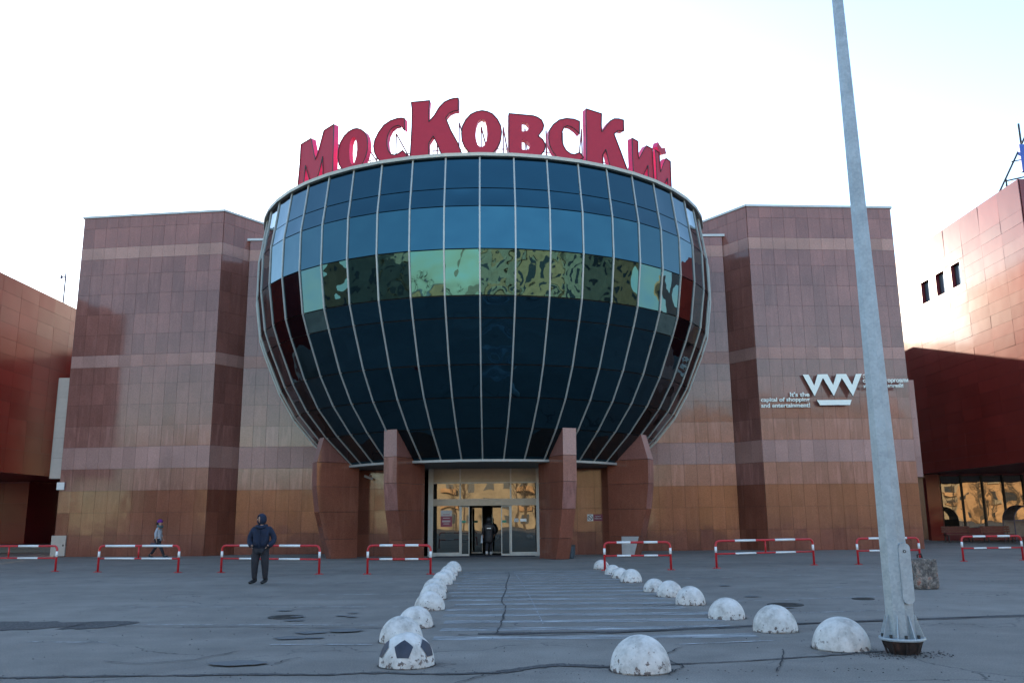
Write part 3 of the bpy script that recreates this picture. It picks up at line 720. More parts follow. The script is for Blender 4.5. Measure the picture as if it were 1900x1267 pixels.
# no smoking sign
ns = empty('no_smoking_sign', (3.6, 39.46, 0), 'white and maroon no smoking sign on the granite right of the doors', 'sign')
NB = lambda name, x0, x1, z0, z1, y, mat: MB().box(x0, x1, y-.008, y, z0, z1).done(name, mat, ns, off=ns.location)
NB('pictogram_plate', 3.28, 3.54, 1.45, 1.74, 39.462, M['white']); NB('text_plate', 3.56, 3.96, 1.45, 1.74, 39.462, M['maroon'])
m = MB(); n = 24
m.add([(3.41+r*cos(2*pi*k/n), 39.452-d, 1.595+r*sin(2*pi*k/n)) for d in (0, .003) for r in (.085, .112) for k in range(n)],
      [(2*n+k, 2*n+(k+1) % n, 3*n+(k+1) % n, 3*n+k) for k in range(n)])
m.done('ring', M['black'], ns, off=ns.location)
m = MB(); m.add([(3.41+a, 39.451-.002, 1.595+b) for a, b in ((-.075, .055), (-.055, .075), (.075, -.055), (.055, -.075))], [(0, 1, 2, 3)])
m.done('slash', M['black'], ns, off=ns.location)
NB('cigarette', 3.35, 3.47, 1.585, 1.605, 39.4515, M['black'])
textobj('курение', 3.64, 3.88, 1.645, 39.452, M['white'], ns, hmax=.055)
textobj('запрещено', 3.60, 3.92, 1.55, 39.452, M['white'], ns, hmax=.055)
# security camera
cc = empty('security_camera', (-6.45, 39.3, 3.45), 'white security camera under the soffit on the left recessed wall', 'camera')
MB().tube([(-.18, -.25, .06), (.17, -.12, -.07)], .055, 12).done('housing', M['white'], cc)
MB().tube([(0, -.15, 0), (.02, -.02, .12), (.02, .16, .12)], .018, 8).done('bracket', M['white'], cc)

# ------------------------------------------------------------------ rooftop sign
sg = empty('rooftop_letters_sign', (XA, ZC, 15.2), 'big dark red three dimensional letters standing in an arc on the bowl roof', 'sign')
LET = [('M',-40.5,[[(-1.17,15.04),(-1.06,16.3),(-1.04,17.16),(-0.34,17.22),(-0.11,16.5),(0.01,16.17),(0.15,16.37),(0.52,17.3),(1.17,17.37),(1.18,16.32),(1.2,15.08),(0.58,15.1),(0.56,15.47),(0.49,16.16),(0.32,15.59),(0.09,15.12),(-0.23,15.14),(-0.66,16.1),(-0.71,15.56),(-0.76,15.07)]]),('o',-28.5,[[(-0.07,15.07),(-0.31,15.15),(-0.53,15.31),(-0.69,15.54),(-0.77,15.87),(-0.76,16.17),(-0.67,16.49),(-0.49,16.73),(-0.25,16.88),(-0.01,16.93),(0.17,16.91),(0.38,16.81),(0.56,16.65),(0.67,16.46),(0.72,16.2),(0.72,15.89),(0.64,15.59),(0.51,15.36),(0.34,15.2),(0.18,15.11)],[(-0.0,16.59),(0.09,16.52),(0.17,16.27),(0.19,15.99),(0.15,15.69),(0.07,15.48),(-0.04,15.42),(-0.12,15.51),(-0.17,15.71),(-0.2,16.0),(-0.19,16.33),(-0.11,16.54)]]),('c',-19.0,[[(0.61,16.92),(0.45,16.97),(0.29,16.98),(-0.02,16.93),(-0.3,16.79),(-0.53,16.52),(-0.68,16.24),(-0.73,15.97),(-0.68,15.69),(-0.56,15.45),(-0.4,15.27),(-0.27,15.17),(0.07,15.12),(0.33,15.14),(0.53,15.22),(0.76,15.35),(0.54,15.6),(0.37,15.5),(0.19,15.46),(0.04,15.52),(-0.07,15.67),(-0.13,15.88),(-0.15,16.13),(-0.1,16.37),(0.01,16.56),(0.17,16.66),(0.35,16.67),(0.51,16.55),(0.62,16.41)]]),('K',-8.5,[[(-1.03,17.55),(-0.28,17.56),(-0.31,17.2),(-0.31,16.67),(-0.09,16.93),(0.09,17.24),(0.3,17.45),(0.52,17.54),(0.68,17.57),(0.86,17.57),(0.86,17.05),(0.66,17.03),(0.5,16.96),(0.36,16.78),(0.57,16.23),(0.83,15.72),(1.04,15.15),(0.23,15.17),(0.08,15.6),(-0.13,16.06),(-0.3,15.79),(-0.3,15.18),(-1.06,15.15),(-1.03,15.52),(-0.99,16.51),(-0.99,17.26)]]),('o2',1.0,[[(0.05,17.04),(-0.17,17.0),(-0.39,16.89),(-0.59,16.66),(-0.72,16.38),(-0.75,16.1),(-0.73,15.79),(-0.63,15.54),(-0.47,15.33),(-0.28,15.2),(0.0,15.15),(0.29,15.2),(0.48,15.3),(0.63,15.51),(0.76,15.81),(0.8,16.14),(0.76,16.42),(0.64,16.68),(0.45,16.9),(0.25,17.0)],[(0.02,16.7),(-0.1,16.61),(-0.18,16.38),(-0.21,16.12),(-0.19,15.86),(-0.13,15.63),(0.0,15.52),(0.13,15.6),(0.21,15.79),(0.24,16.07),(0.22,16.38),(0.14,16.64)]]),('B',11.0,[[(-0.74,16.93),(0.22,16.92),(0.41,16.87),(0.57,16.76),(0.65,16.55),(0.61,16.36),(0.42,16.09),(0.6,15.95),(0.7,15.75),(0.66,15.51),(0.52,15.31),(0.36,15.2),(-0.75,15.18)],[(-0.22,16.63),(-0.04,16.61),(0.07,16.48),(0.03,16.32),(-0.09,16.24),(-0.22,16.24)],[(-0.23,15.89),(-0.03,15.86),(0.1,15.7),(0.06,15.53),(-0.09,15.46),(-0.23,15.49)]]),('c2',19.75,[[(0.58,16.94),(0.34,17.0),(0.01,16.98),(-0.29,16.87),(-0.56,16.63),(-0.72,16.37),(-0.76,16.04),(-0.72,15.73),(-0.59,15.48),(-0.43,15.29),(-0.27,15.18),(0.43,15.2),(0.71,15.43),(0.55,15.62),(0.33,15.51),(0.17,15.51),(-0.02,15.62),(-0.14,15.81),(-0.2,16.07),(-0.19,16.37),(-0.1,16.58),(0.03,16.67),(0.2,16.66),(0.41,16.54),(0.56,16.39)]]),('K2',30.0,[[(-1.0,17.52),(-0.24,17.49),(-0.27,17.02),(-0.26,16.69),(-0.07,16.95),(0.16,17.26),(0.39,17.42),(0.62,17.47),(0.86,17.47),(0.85,16.98),(0.55,16.94),(0.35,16.74),(0.68,15.99),(1.05,15.11),(0.14,15.18),(0.04,15.47),(-0.09,15.99),(-0.25,15.71),(-0.25,15.18),(-1.05,15.16),(-1.01,16.44),(-1.02,17.12)]]),('I',40.75,[[(-0.65,16.81),(-0.28,16.77),(-0.31,16.18),(-0.26,16.01),(0.06,16.49),(0.24,16.73),(0.61,16.7),(0.62,16.08),(0.64,15.12),(0.27,15.14),(0.29,15.87),(0.11,15.57),(-0.16,15.15),(-0.65,15.15),(-0.66,16.04)]]),('J',48.5,[[(-0.58,16.72),(-0.27,16.68),(-0.27,16.33),(-0.23,15.83),(0.03,16.29),(0.26,16.61),(0.61,16.57),(0.59,15.87),(0.58,15.1),(0.28,15.13),(0.3,15.72),(-0.13,15.12),(-0.56,15.13),(-0.55,15.94)],[],[(-0.31,17.16),(-0.17,17.05),(-0.01,16.98),(0.22,17.08),(0.33,16.83),(-0.03,16.7),(-0.23,16.74),(-0.42,16.91)]])]
for nm, az, loops in LET:
    a = radians(az); nr = Vector((sin(a), -cos(a), 0)); T = Vector((cos(a), sin(a), 0)); O = nr*10.4+Vector((0, 0, -15.2))
    tf = lambda u, v, d, O=O, T=T, nr=nr: O+T*u+Vector((0, 0, v))-nr*d
    L0 = [p for p in loops if p]
    holes = L0[1:] if nm not in ('J',) else []
    o = prism_obj('letter', L0[0], tf, 0, .24, [M['letter'], M['letter_side']], sg, holes)
    if nm == 'J':
        prism_obj('breve', L0[1], tf, 0, .24, [M['letter'], M['letter_side']], o)
    # dark top edging
    m = MB()
    lp = L0[0]; n = len(lp)
    for i in range(n):
        p, q = lp[i], lp[(i+1) % n]
        m.tube([tf(p[0], p[1], -.012), tf(q[0], q[1], -.012)], .02, 4, cap=False)
    m.done('edge_trim', M['black'], o)
m = MB()
for k in range(-46, 50, 4):
    a = radians(k); m.tube([bp(9.85, 0, a), bp(9.85, .5, a)], .018, 5)
for z in (.28, .5):
    m.tube([bp(9.85, z, radians(k)) for k in range(-46, 52, 3)], .022, 5)
m.done('rail', M['steel_frame'], sg)
for (k, dz) in ((-44, 1.5), (-36, 1.6), (-28, 1.4), (-24, 1.3), (-19, 1.4), (-14, 1.7), (-9, 1.9), (-4, 1.6), (1, 1.4), (6, 1.4), (11, 1.4), (16, 1.4), (20, 1.4), (25, 1.7), (30, 1.9), (35, 1.6), (41, 1.3), (48, 1.3)):
    a = radians(k); MB().tube([bp(9.9, dz, a), bp(8.6, 0.02, a+radians(3))], .03, 5).done('brace', M['steel_frame'], sg)
    MB().tube([bp(9.9, 0.02, a), bp(9.9, dz, a)], .03, 5).done('upright', M['steel_frame'], sg)

# ------------------------------------------------------------------ emblem and slogans on the right wing
VY2 = 41.97+.17
em = empty('crown_emblem', (15.6, 42.1, 0), 'large white zigzag crown emblem of three joined V strokes on the right granite wing', 'sign')
tfy = lambda y, o: (lambda u, v, d: Vector((u, y+d, v))-Vector(o.location))
VVV = [(14.19, 8.35), (14.48, 8.35), (14.72, 7.8), (14.92, 8.35), (15.4, 8.36), (15.64, 7.82), (15.85, 8.36), (16.32, 8.36), (16.57, 7.82), (16.79, 8.35), (17.08, 8.36), (16.56, 7.27), (16.09, 8.17), (15.63, 7.28), (15.17, 8.18), (14.7, 7.28)]
prism_obj('zigzag', VVV, tfy(41.9, em), 0, .10, [M['sign_white'], M['black']], em)
prism_obj('bar', [(14.79, 7.09), (16.48, 7.09), (16.38, 6.84), (14.92, 6.84)], tfy(41.9, em), 0, .10, [M['sign_white'], M['black']], em)
for x, z in ((14.4, 8.2), (16.9, 8.2), (15.6, 7.4), (15.1, 7.0), (16.2, 7.0)): MB().box(x-.02, x+.02, 42.0, 42.25, z-.02, z+.02).done('standoff', M['black'], em, off=em.location)
def slogan(name, label, lines):
    r = empty(name, ((lines[0][1]+lines[0][2])/2, 42.1, lines[0][3]), label, 'sign')
    for s, x0, x1, z, h in lines:
        textobj(s, x0, x1, z, 41.98+.0, M['sign_white'], r, hmax=h, bold=.018, ext=.05)
    return r
slogan('english_slogan', "small white English slogan lettering left of the crown emblem, three lines", [("It's the", 13.52, 14.46, 7.385, .225), ('capital of shopping', 12.08, 14.45, 7.11, .265), ('and entertainment!', 12.07, 14.45, 6.86, .22)])
slogan('russian_slogan', 'small white Russian slogan lettering right of the crown emblem, partly behind the pole', [('Это', 17.15, 17.64, 8.24, .21), ('столица торговли', 17.13, 19.33, 7.985, .21), ('и развлечений!', 17.14, 19.07, 7.745, .25)])
# small plates on the left wing corner
tag(MB().box(-22.22, -21.86, 42.72, 42.78, 3.17, 3.53).done('wall_plate', M['white']), 'small square white plate high on the corner of the left granite wing', 'sign')
pl = empty('cabinet_panel', (-21.9, 42.75, 0), 'plain grey metal panel at the foot of the left granite wing', 'panel')
MB().box(-22.22, -21.53, 42.70, 42.80, .04, 1.0).done('door', M['pale_clad'], pl, off=pl.location); MB().box(-21.66, -21.6, 42.68, 42.70, .5, .58).done('handle', M['black'], pl, off=pl.location)

# ------------------------------------------------------------------ red panelled buildings
def red_building(side):
    s = side; X = 26*s; top = 14.05 if s < 0 else 18.32; bot = 4.15
    if s < 0: ycols = [34.2+1.72*i for i in range(16)]; zrows = [top-.79*i for i in range(13)][::-1]; zrows[0] = bot
    else: ycols = [41.9+2.0*i for i in range(11)]; zrows = ([top, 16.75]+[16.75-.663*i for i in range(1, 19)]+[bot])[::-1]
    y0, y1 = ycols[0], ycols[-1]
    root = empty('red_panel_building', (X+s*8, (y0+y1)/2, 0), ('red panelled building at the far left edge, glowing gold at the top' if s < 0 else 'red panelled building at the right edge with three small square windows'), 'building', 'red panelled buildings at both sides')
    c = root.location
    xo, xi = X+s*.45, X+s*20
    MB().box(min(xo, xi), max(xo, xi), y0+(.45 if s > 0 else 0), y1, bot+.05, top-.02).done('wall', M['red_dark'], root, off=c)
    # thin end returns so the cavity behind the panels is closed
    MB().box(min(X+s*.04, xo), max(X+s*.04, xo), y0+.04, y0+.2, bot+.02, top-.02).done('corner_return', M['red_dark'], root, off=c)
    MB().box(min(X+s*.04, xo), max(X+s*.04, xo), y0+.04, y1, bot+.02, bot+.06).done('bottom_return', M['red_dark'], root, off=c)
    MB().box(min(X-s*.03, X+s*1.0), max(X-s*.03, X+s*1.0), y0, y1, top, top+.05).done('coping', M['red_panel'], root, off=c)
    Z = zrows
    if s < 0:
        tiles(root, (X, y0), (X, y1), [y-y0 for y in ycols], Z, lambda j, i: M['red_panel'], name='red_panel', tilt=.16, t=.04)
    else:
        wins = [(52.12, 53.28), (50.2, 51.35), (48.3, 49.45)]; wz = (14.55, 16.02)
        def sk(j, i, x0, x1, z0, z1):
            a, b = y1-x1, y1-x0
            return a > 47.8 and b < 54.0 and z0 > 13.9 and z1 < 16.8-.6 and z1 < 16.2 or (a > 47.8 and b < 54.0 and 14.0 < (z0+z1)/2 < 16.1)
        tiles(root, (X, y1), (X, y0), [y1-y for y in ycols[::-1]], Z, lambda j, i: M['red_panel'], name='red_panel', skip=sk, tilt=.16, t=.04)
        zz = [z for z in Z if 13.95 < z < 16.2]; za, zb = zz[0], zz[-1]
        yy = [47.9, 48.3, 49.45, 50.2, 51.35, 52.12, 53.28, 53.9]
        # courses around the windows
        tiles(root, (X, 53.9), (X, 47.9), [0, 2.0, 4.0, 6.0], [za, wz[0]], lambda j, i: M['red_panel'], name='red_panel', tilt=.16, t=.04)
        for a, b in ((47.9, 48.3), (49.45, 50.2), (51.35, 52.12), (53.28, 53.9)):
            tiles(root, (X, b), (X, a), [0, b-a], [wz[0], (wz[0]+wz[1])/2, wz[1]], lambda j, i: M['red_panel'], name='red_panel', tilt=.16, t=.04)
        if zb-wz[1] > .03: tiles(root, (X, 53.9), (X, 47.9), [0, 2.0, 4.0, 6.0], [wz[1], zb], lambda j, i: M['red_panel'], name='red_panel', tilt=.3, t=.04)
        for a, b in wins:
            w = MB().box(X-.045, X+.44, a, a+.05, *wz).box(X-.045, X+.44, b-.05, b, *wz).box(X-.045, X+.44, a+.05, b-.05, wz[0], wz[0]+.05).box(X-.045, X+.44, a+.05, b-.05, wz[1]-.05, wz[1]).done('window', M['red_dark'], root, off=c)
            MB().box(X+.19, X+.21, a+.12, b-.12, wz[0]+.12, wz[1]-.12).done('pane', M['window_glass'], w, off=c)
            fr = MB()
            for q in ((a+.05, a+.12, wz[0]+.05, wz[1]-.05), (b-.12, b-.05, wz[0]+.05, wz[1]-.05), (a+.12, b-.12, wz[0]+.05, wz[0]+.12), (a+.12, b-.12, wz[1]-.12, wz[1]-.05)): fr.box(X+.17, X+.23, q[0], q[1], q[2], q[3])
            fr.done('frame', M['black'], w, off=c)
        # south face
        tiles(root, (X+.02, y0), (X+12.02, y0), lin(0, 12, 6), Z, lambda j, i: M['red_panel'], name='red_panel', tilt=.3, t=.04)
    # recessed ground floor
    if s > 0:
        MB().box(27.7, 46, 57.1, y1, .0, bot+.04).done('ground_floor_wall', M['red_dark'], root, off=c)
        MB().box(26.75, 27.62, 57.0, 57.4, 0, bot+.02).done('pier', M['red_panel'], root, off=c)
        MB().box(24.6, 26.7, 60.0, 60.3, 0, bot+.02).done('inner_wall', M['red_dark'], root, off=c)
        MB().box(27.64, 34, 56.9, 57.1, 0, .75).done('plinth', M['red_dark'], root, off=c)
        xs = [27.66, 29.0, 30.35, 31.7, 33.0]
        for a, b in zip(xs, xs[1:]):
            p = MB().box(a+.05, b-.05, 57.0, 57.03, .78, 4.05).done('shop_window', M['shop_glass'], root, off=c)
            MB().box(b-.05, b+.05, 56.92, 57.08, .75, 4.12).done('mullion', M['black'], p, off=c)
    else:
        MB().box(-46, -30.3, 55.0, y1, .36, bot+.04).done('ground_floor_wall', M['red_dark'], root, off=c)
        tiles(root, (-38, 55.0), (-30.3, 55.0), lin(0, 7.7, 5), [.4, 1.6, 2.85, 4.1], lambda j, i: M['red_panel'], name='red_panel')
        MB().box(-30.28, -26, 58.5, 58.8, .36, bot+.02).done('inner_wall', M['red_dark'], root, off=c)
    return root
red_building(-1); red_building(1)
tag(MB().box(-46, -23.2, 50.5, 60, .0, .36).box(-46, -23.2, 50.1, 50.498, 0, .18).done('platform', M['grey_step'] if 'grey_step' in M else M['soffit']), kind='structure')
# aerial frame on the right building
an = empty('roof_antenna', (27.3, 44, 18.35), 'steel lattice frame with a tall blue panel antenna on the right red building roof', 'antenna')
def tb(name, a, b, r, mat, par): return MB().tube([Vector(a)-par.location, Vector(b)-par.location], r, 6).done(name, mat, par)
tb('strut', (26.15, 44, 18.38), (28.3, 44, 22.2), .05, M['black'], an); tb('strut', (26.65, 44, 18.4), (26.65, 44, 19.2), .05, M['black'], an)
tb('strut', (26.6, 44, 19.1), (28.4, 44, 19.5), .04, M['black'], an); tb('strut', (26.65, 44.1, 18.9), (27.7, 44.3, 18.4), .03, M['black'], an)
tb('strut', (27.05, 44, 20.2), (28.0, 44, 20.4), .03, M['black'], an); tb('mast', (27.85, 44.2, 18.36), (27.85, 44.2, 22.5), .06, M['black'], an); tb('strut', (27.5, 44.05, 18.4), (27.75, 44.1, 19.4), .03, M['black'], an)
MB().box(.15, .45, -.25, -.05, 1.2, 2.75).done('antenna_panel', M['antenna'], an)
ml = empty('roof_mast', (-26.5, 49.7, 14.05), 'thin mast with a small wind vane on the left red building roof', 'mast')
MB().tube([(0, 0, 0), (0, 0, 2.1)], .05, 6).done('pole', M['steel_frame'], ml)
MB().tube([(-.28, 0, 1.85), (.03, 0, 1.85)], .045, 6).box(-.32, -.18, -.01, .01, 1.75, 1.98).done('vane', M['steel_frame'], ml); MB().tube([(-.2, 0, .02), (0, 0, .35)], .02, 5).done('stay', M['steel_frame'], ml)

# ------------------------------------------------------------------ street furniture
def bench(x, y, rz, label):
    r = empty('slatted_bench', (x, y, 0), label, 'bench', 'slatted benches by the right shop window', rz)
    for k in range(4): MB().box(-.85, .85, -.28+.13*k, -.18+.13*k, .43, .47).done('seat_slat', M['wood'], r)
    for k in range(3): MB().box(-.85, .85, .27+.02*k, .31+.02*k, .56+.13*k, .66+.13*k).done('back_slat', M['wood'], r)
    for xx in (-.7, .7):
        MB().box(xx-.03, xx+.03, -.27, .25, .38, .43).box(xx-.03, xx+.03, -.25, -.19, 0, .38).box(xx-.03, xx+.03, .2, .26, 0, .38).done('leg', M['black'], r)
        MB().tube([(xx, .24, .4), (xx, .37, .95)], .02, 6).done('back_support', M['black'], r)
bench(26.3, 52.6, 0, 'slatted wooden bench before the right shop window, the one nearer the granite wing')
bench(28.2, 51.8, 0, 'slatted wooden bench before the right shop window, the one nearer the arched shelter')
sh = empty('arched_shelter', (29.9, 51.9, 0), 'low arched shelter with brown glazing at the far right edge', 'shelter')
n = 12
for yy in (-.6, .6):
    MB().tube([(-.95+.0, yy, 0)]+[(-.95*cos(pi*k/n), yy, 1.25+.85*sin(pi*k/n)) for k in range(n+1)]+[(.95, yy, 0)], .035, 6).done('hoop', M['steel_frame'], sh)
v = [(-.95*cos(pi*k/n), yy, 1.25+.85*sin(pi*k/n)) for yy in (-.6, .6) for k in range(n+1)]
tag(MB().add(v, [(k, k+1, n+2+k, n+1+k) for k in range(n)]).done('roof_sheet', M['poly'], sh))
MB().box(-.92, .92, .57, .6, .3, 1.28).done('back_sheet', M['poly'], sh); MB().box(-.92, .92, -.02, .02, 1.22, 1.27).done('crossbar', M['steel_frame'], sh)
def litter_bin(x, y, label):
    r = empty('litter_bin', (x, y, 0), label, 'litter bin', 'litter bins by the entrance fins')
    MB().lathe([(.15, .0), (.19, .03), (.2, .5), (.17, .5), (.16, .06)], 14).done('body', M['binc'], r)
    MB().lathe([(.21, .47), (.215, .5), (.21, .53), (.165, .53)], 14).done('rim', M['iron'], r)
    for k in range(8): MB().tube([(.2*cos(k*pi/4), .2*sin(k*pi/4), .04), (.212*cos(k*pi/4), .212*sin(k*pi/4), .48)], .008, 4).done('rib', M['iron'], r)
litter_bin(-4.72, 36.6, 'dark litter bin beside the fin left of the doors'); litter_bin(2.24, 35.7, 'dark litter bin beside the fin right of the doors')

BAR = [((-18.83, 30.41), (-15.11, 29.47), 'mid', 'leftmost red and white barrier, cut by the left edge of the photo'),
 ((-13.44, 28.89), (-10.56, 28.12), 'mid', 'red and white barrier with centre strut, the pale coated walker behind it'),
 ((-9.13, 27.89), (-5.78, 26.53), '', 'red and white barrier behind the man in the navy hood'),
 ((-4.31, 26.3), (-2.43, 26.0), '', 'short red and white barrier left of the dome rows'),
 ((2.74, 27.06), (4.73, 27.0), '', 'short red and white barrier standing over the far right domes'),
 ((6.25, 27.64), (9.71, 28.97), 'mid', 'red and white barrier with centre strut below the slogan wall'),
 ((11.17, 29.04), (13.32, 29.34), '', 'short red and white barrier partly hidden by the galvanised pole'),
 ((15.3, 30.46), (17.53, 30.8), '', 'rightmost red and white barrier, near the benches')]
def barrier(a, b, mid, label):
    L = sqrt((a[0]-b[0])**2+(a[1]-b[1])**2); H = .82; r = .034; rc = .13
    root = empty('parking_barrier', ((a[0]+b[0])/2, (a[1]+b[1])/2, 0), label, 'barrier', 'red and white tube barriers', atan2(b[1]-a[1], b[0]-a[0]))
    h = L/2
    path = [(-h, 0, 0), (-h, 0, H-rc)]+[(-h+rc-rc*cos(t), 0, H-rc+rc*sin(t)) for t in (pi/8, pi/4, 3*pi/8)]+[(-h+rc, 0, H), (h-rc, 0, H)]+[(h-rc+rc*sin(t), 0, H-rc+rc*cos(t)) for t in (pi/8, pi/4, 3*pi/8)]+[(h, 0, H-rc), (h, 0, 0)]
    MB().tube(path, r, 10).done('hoop', M['barrier_red'], root, smooth=True)
    MB().tube([(-h, 0, .43), (h, 0, .43)], .026, 8).done('lower_rail', M['barrier_red'], root, smooth=True)
    if mid: MB().tube([(0, 0, .43), (0, 0, H)], .026, 8).done('strut', M['barrier_red'], root, smooth=True)
    segs = [(-.66, -.06 if mid and L < 3.1 else -.3), (.06 if mid and L < 3.1 else .3, .66)]
    segs = [(-.84, -.09), (.09, .84)] if (mid and L < 3.1) else [(-.62, -.2), (.2, .62)]
    for (p, q) in segs:
        MB().tube([(p*h, 0, H), (q*h, 0, H)], r+.003, 10).done('white_band', M['barrier_white'], root, smooth=True)
        MB().tube([(p*h, 0, .43), (q*h, 0, .43)], .029, 8).done('white_band', M['barrier_white'], root, smooth=True)
    for x in (-h, h):
        MB().tube([(x, 0, .47), (x, 0, .65)], r+.003, 10).done('white_band', M['barrier_white'], root, smooth=True)
        m = MB().box(x-.11, x+.11, -.07, .07, .002, .014)
        for dx in (-.08, .08): m.tube([(x+dx, 0, .012), (x+dx, 0, .035)], .012, 6)
        m.done('foot_plate', M['barrier_red'], root)
for B_ in BAR: barrier(*B_)

DOM = [[-1.25,10.56,.32],[-1.58,12.59,.3],[-1.56,14.29,.28],[-1.6,17.0,.29],[-1.74,19.24,.29],[-1.86,21.05,.29],[-1.9,23.61,.28],[-1.91,25.26,.27],[-1.98,27.18,.28],[-2.02,29.71,.28],
 [2.94,30.14,.27],[2.99,27.17,.25],[3.0,25.44,.25],[3.1,23.82,.29],[3.22,20.66,.26],[3.33,19.33,.28],[3.42,17.55,.29],[3.53,15.07,.3],[3.83,13.35,.32],[4.13,11.54,.35],[1.38,10.05,.33]]
DL = ['whitewashed concrete dome painted as a football, frontmost of the left row', 'chipped white dome just behind the football painted one', 'white dome with brown scratches on its crown, third of the left row from the front', 'white concrete dome, fourth of the left row from the front', 'white concrete dome, fifth of the left row from the front', 'white concrete dome, sixth of the left row from the front', 'small white dome, fourth of the left row from the doors', 'small white dome, third of the left row from the doors', 'small white dome, second of the left row from the doors', 'small white dome, the left row\'s one nearest the doors',
 'small white dome left of the short barrier post, nearest the doors in the right row', 'small white dome right at the short barrier\'s left post', 'small white dome, third of the right row from the doors', 'mottled white dome, fourth of the right row from the doors', 'grey smudged white dome, fifth of the right row from the doors', 'white dome overlapping the smudged one behind it in the right row', 'streaked white dome, fourth of the right row from the pole', 'clean round white dome, third of the right row from the pole', 'white dome, second of the right row from the pole', 'large white dome right beside the base of the galvanised pole', 'largest white dome standing alone in the foreground']
rn = random.Random(11)
for (x, y, r), lab in zip(DOM, DL):
    x *= .926; y *= .926; r *= .926; y += .0
    root = empty('concrete_dome', (x, y, 0), lab, 'bollard', 'whitewashed concrete hemispheres', rn.uniform(0, 6.28))
    root.rotation_euler.x = rn.gauss(0, .018); root.rotation_euler.y = rn.gauss(0, .018)
    if lab.startswith('whitewashed'): root.rotation_euler = (0, 0, 0)
    hr = rn.uniform(1.04, 1.14); n = 40; rings = 14; vs = []; fs = []; ph = rn.uniform(0, 9); 
    prof = [(r*1.0, -.01), (r*1.0, .012)]+[(r*cos(t), .02+r*hr*sin(t)*.98) for t in [pi/2*i/rings for i in range(1, rings)]]+[(0.002, .02+r*hr*.98)]
    nz = [rn.uniform(-1, 1) for _ in range(n)]
    for i, (rr_, z) in enumerate(prof):
        for k in range(n):
            a = 2*pi*k/n; w = 1+.012*sin(3*a+ph+z*9)+.008*sin(7*a-ph)
            if i < 3: w += nz[k]*.012
            vs.append((rr_*w*cos(a), rr_*w*sin(a), z if i > 1 else z+abs(nz[k])*.006))
    for i in range(len(prof)-1):
        for k in range(n): fs.append((i*n+k, i*n+(k+1) % n, (i+1)*n+(k+1) % n, (i+1)*n+k))
    fs.append(tuple((len(prof)-1)*n+k for k in range(n)))
    link('shell', mesh('shell', vs, fs, M['whitewash'], smooth=True), root)
    # dirt ring of grit at the foot
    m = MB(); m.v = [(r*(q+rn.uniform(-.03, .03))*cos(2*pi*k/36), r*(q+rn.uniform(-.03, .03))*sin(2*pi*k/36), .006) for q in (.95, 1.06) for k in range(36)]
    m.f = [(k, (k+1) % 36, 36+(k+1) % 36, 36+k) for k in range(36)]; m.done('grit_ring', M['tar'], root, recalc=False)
    if lab.startswith('whitewashed'):
        def sph(az, el, k=1.012): return Vector((r*k*cos(el)*sin(az), -r*k*cos(el)*cos(az), .02+r*k*hr*.98*sin(el)))
        def patch(az0, el0, sz, rot=0):
            c0 = Vector((cos(el0)*sin(az0), -cos(el0)*cos(az0), sin(el0))); e1 = Vector((cos(az0), sin(az0), 0)); e2 = e1.cross(c0)*-1
            vs = []; N_ = 5; S_ = 6
            outl = []
            for i in range(N_):
                a = rot+pi/2+2*pi*i/N_; b = rot+pi/2+2*pi*(i+1)/N_
                for j in range(S_):
                    t = j/S_; outl.append((sz*((1-t)*cos(a)+t*cos(b)), sz*((1-t)*sin(a)+t*sin(b))))
            pts = []
            for q in (1.0, .66, .33):
                for (u, v) in outl: pts.append((u*q, v*q))
            pts.append((0, 0)); V_ = []
            for (u, v) in pts:
                d = (c0+e1*u+e2*v).normalized()
                V_.append((d.x*r*1.015, d.y*r*1.015, .022+d.z*r*hr*.995))
            m_ = len(outl); F_ = []
            for q in range(2):
                for k in range(m_): F_.append((q*m_+k, q*m_+(k+1) % m_, (q+1)*m_+(k+1) % m_, (q+1)*m_+k))
            for k in range(m_): F_.append((2*m_+k, 2*m_+(k+1) % m_, 3*m_))
            link('pentagon_patch', mesh('pentagon_patch', V_, F_, M['pentagon'], smooth=True), root)
        patch(radians(-2), radians(33), .37); patch(radians(-68), radians(30), .36); patch(radians(66), radians(32), .36); patch(radians(140), radians(32), .36); patch(radians(-140), radians(32), .36)

# galvanised lighting pole
po_ = empty('lighting_pole', (4.36, 10.25, 0), 'tall tapered galvanised eight sided pole with an access hatch at right', 'pole')
zz = [.16, 1.2, 5.15, 8.1, 11.5]; rr_ = [.160, .150, .098, .073, .045]
lean = lambda z: (-.006*z, 0)
m = MB(); vs = []; fs = []
for z, q in zip(zz, rr_):
    for k in range(8): vs.append((lean(z)[0]+q*cos(2*pi*(k+.5)/8+.35), q*sin(2*pi*(k+.5)/8+.35), z))
for i in range(len(zz)-1):
    for k in range(8): fs.append((i*8+k, i*8+(k+1) % 8, (i+1)*8+(k+1) % 8, (i+1)*8+k))
fs.append(tuple(range(32, 40))); m.add(vs, fs).done('shaft', M['galv'], po_)
MB().lathe([(.001, .15), (.245, .15), (.25, .165), (.245, .18), (.001, .18)], 28).done('flange', M['galv'], po_)
MB().lathe([(.14, .0), (.15, .02), (.225, .149), (.001, .149)], 12).done('anchor_base', M['rust'], po_)
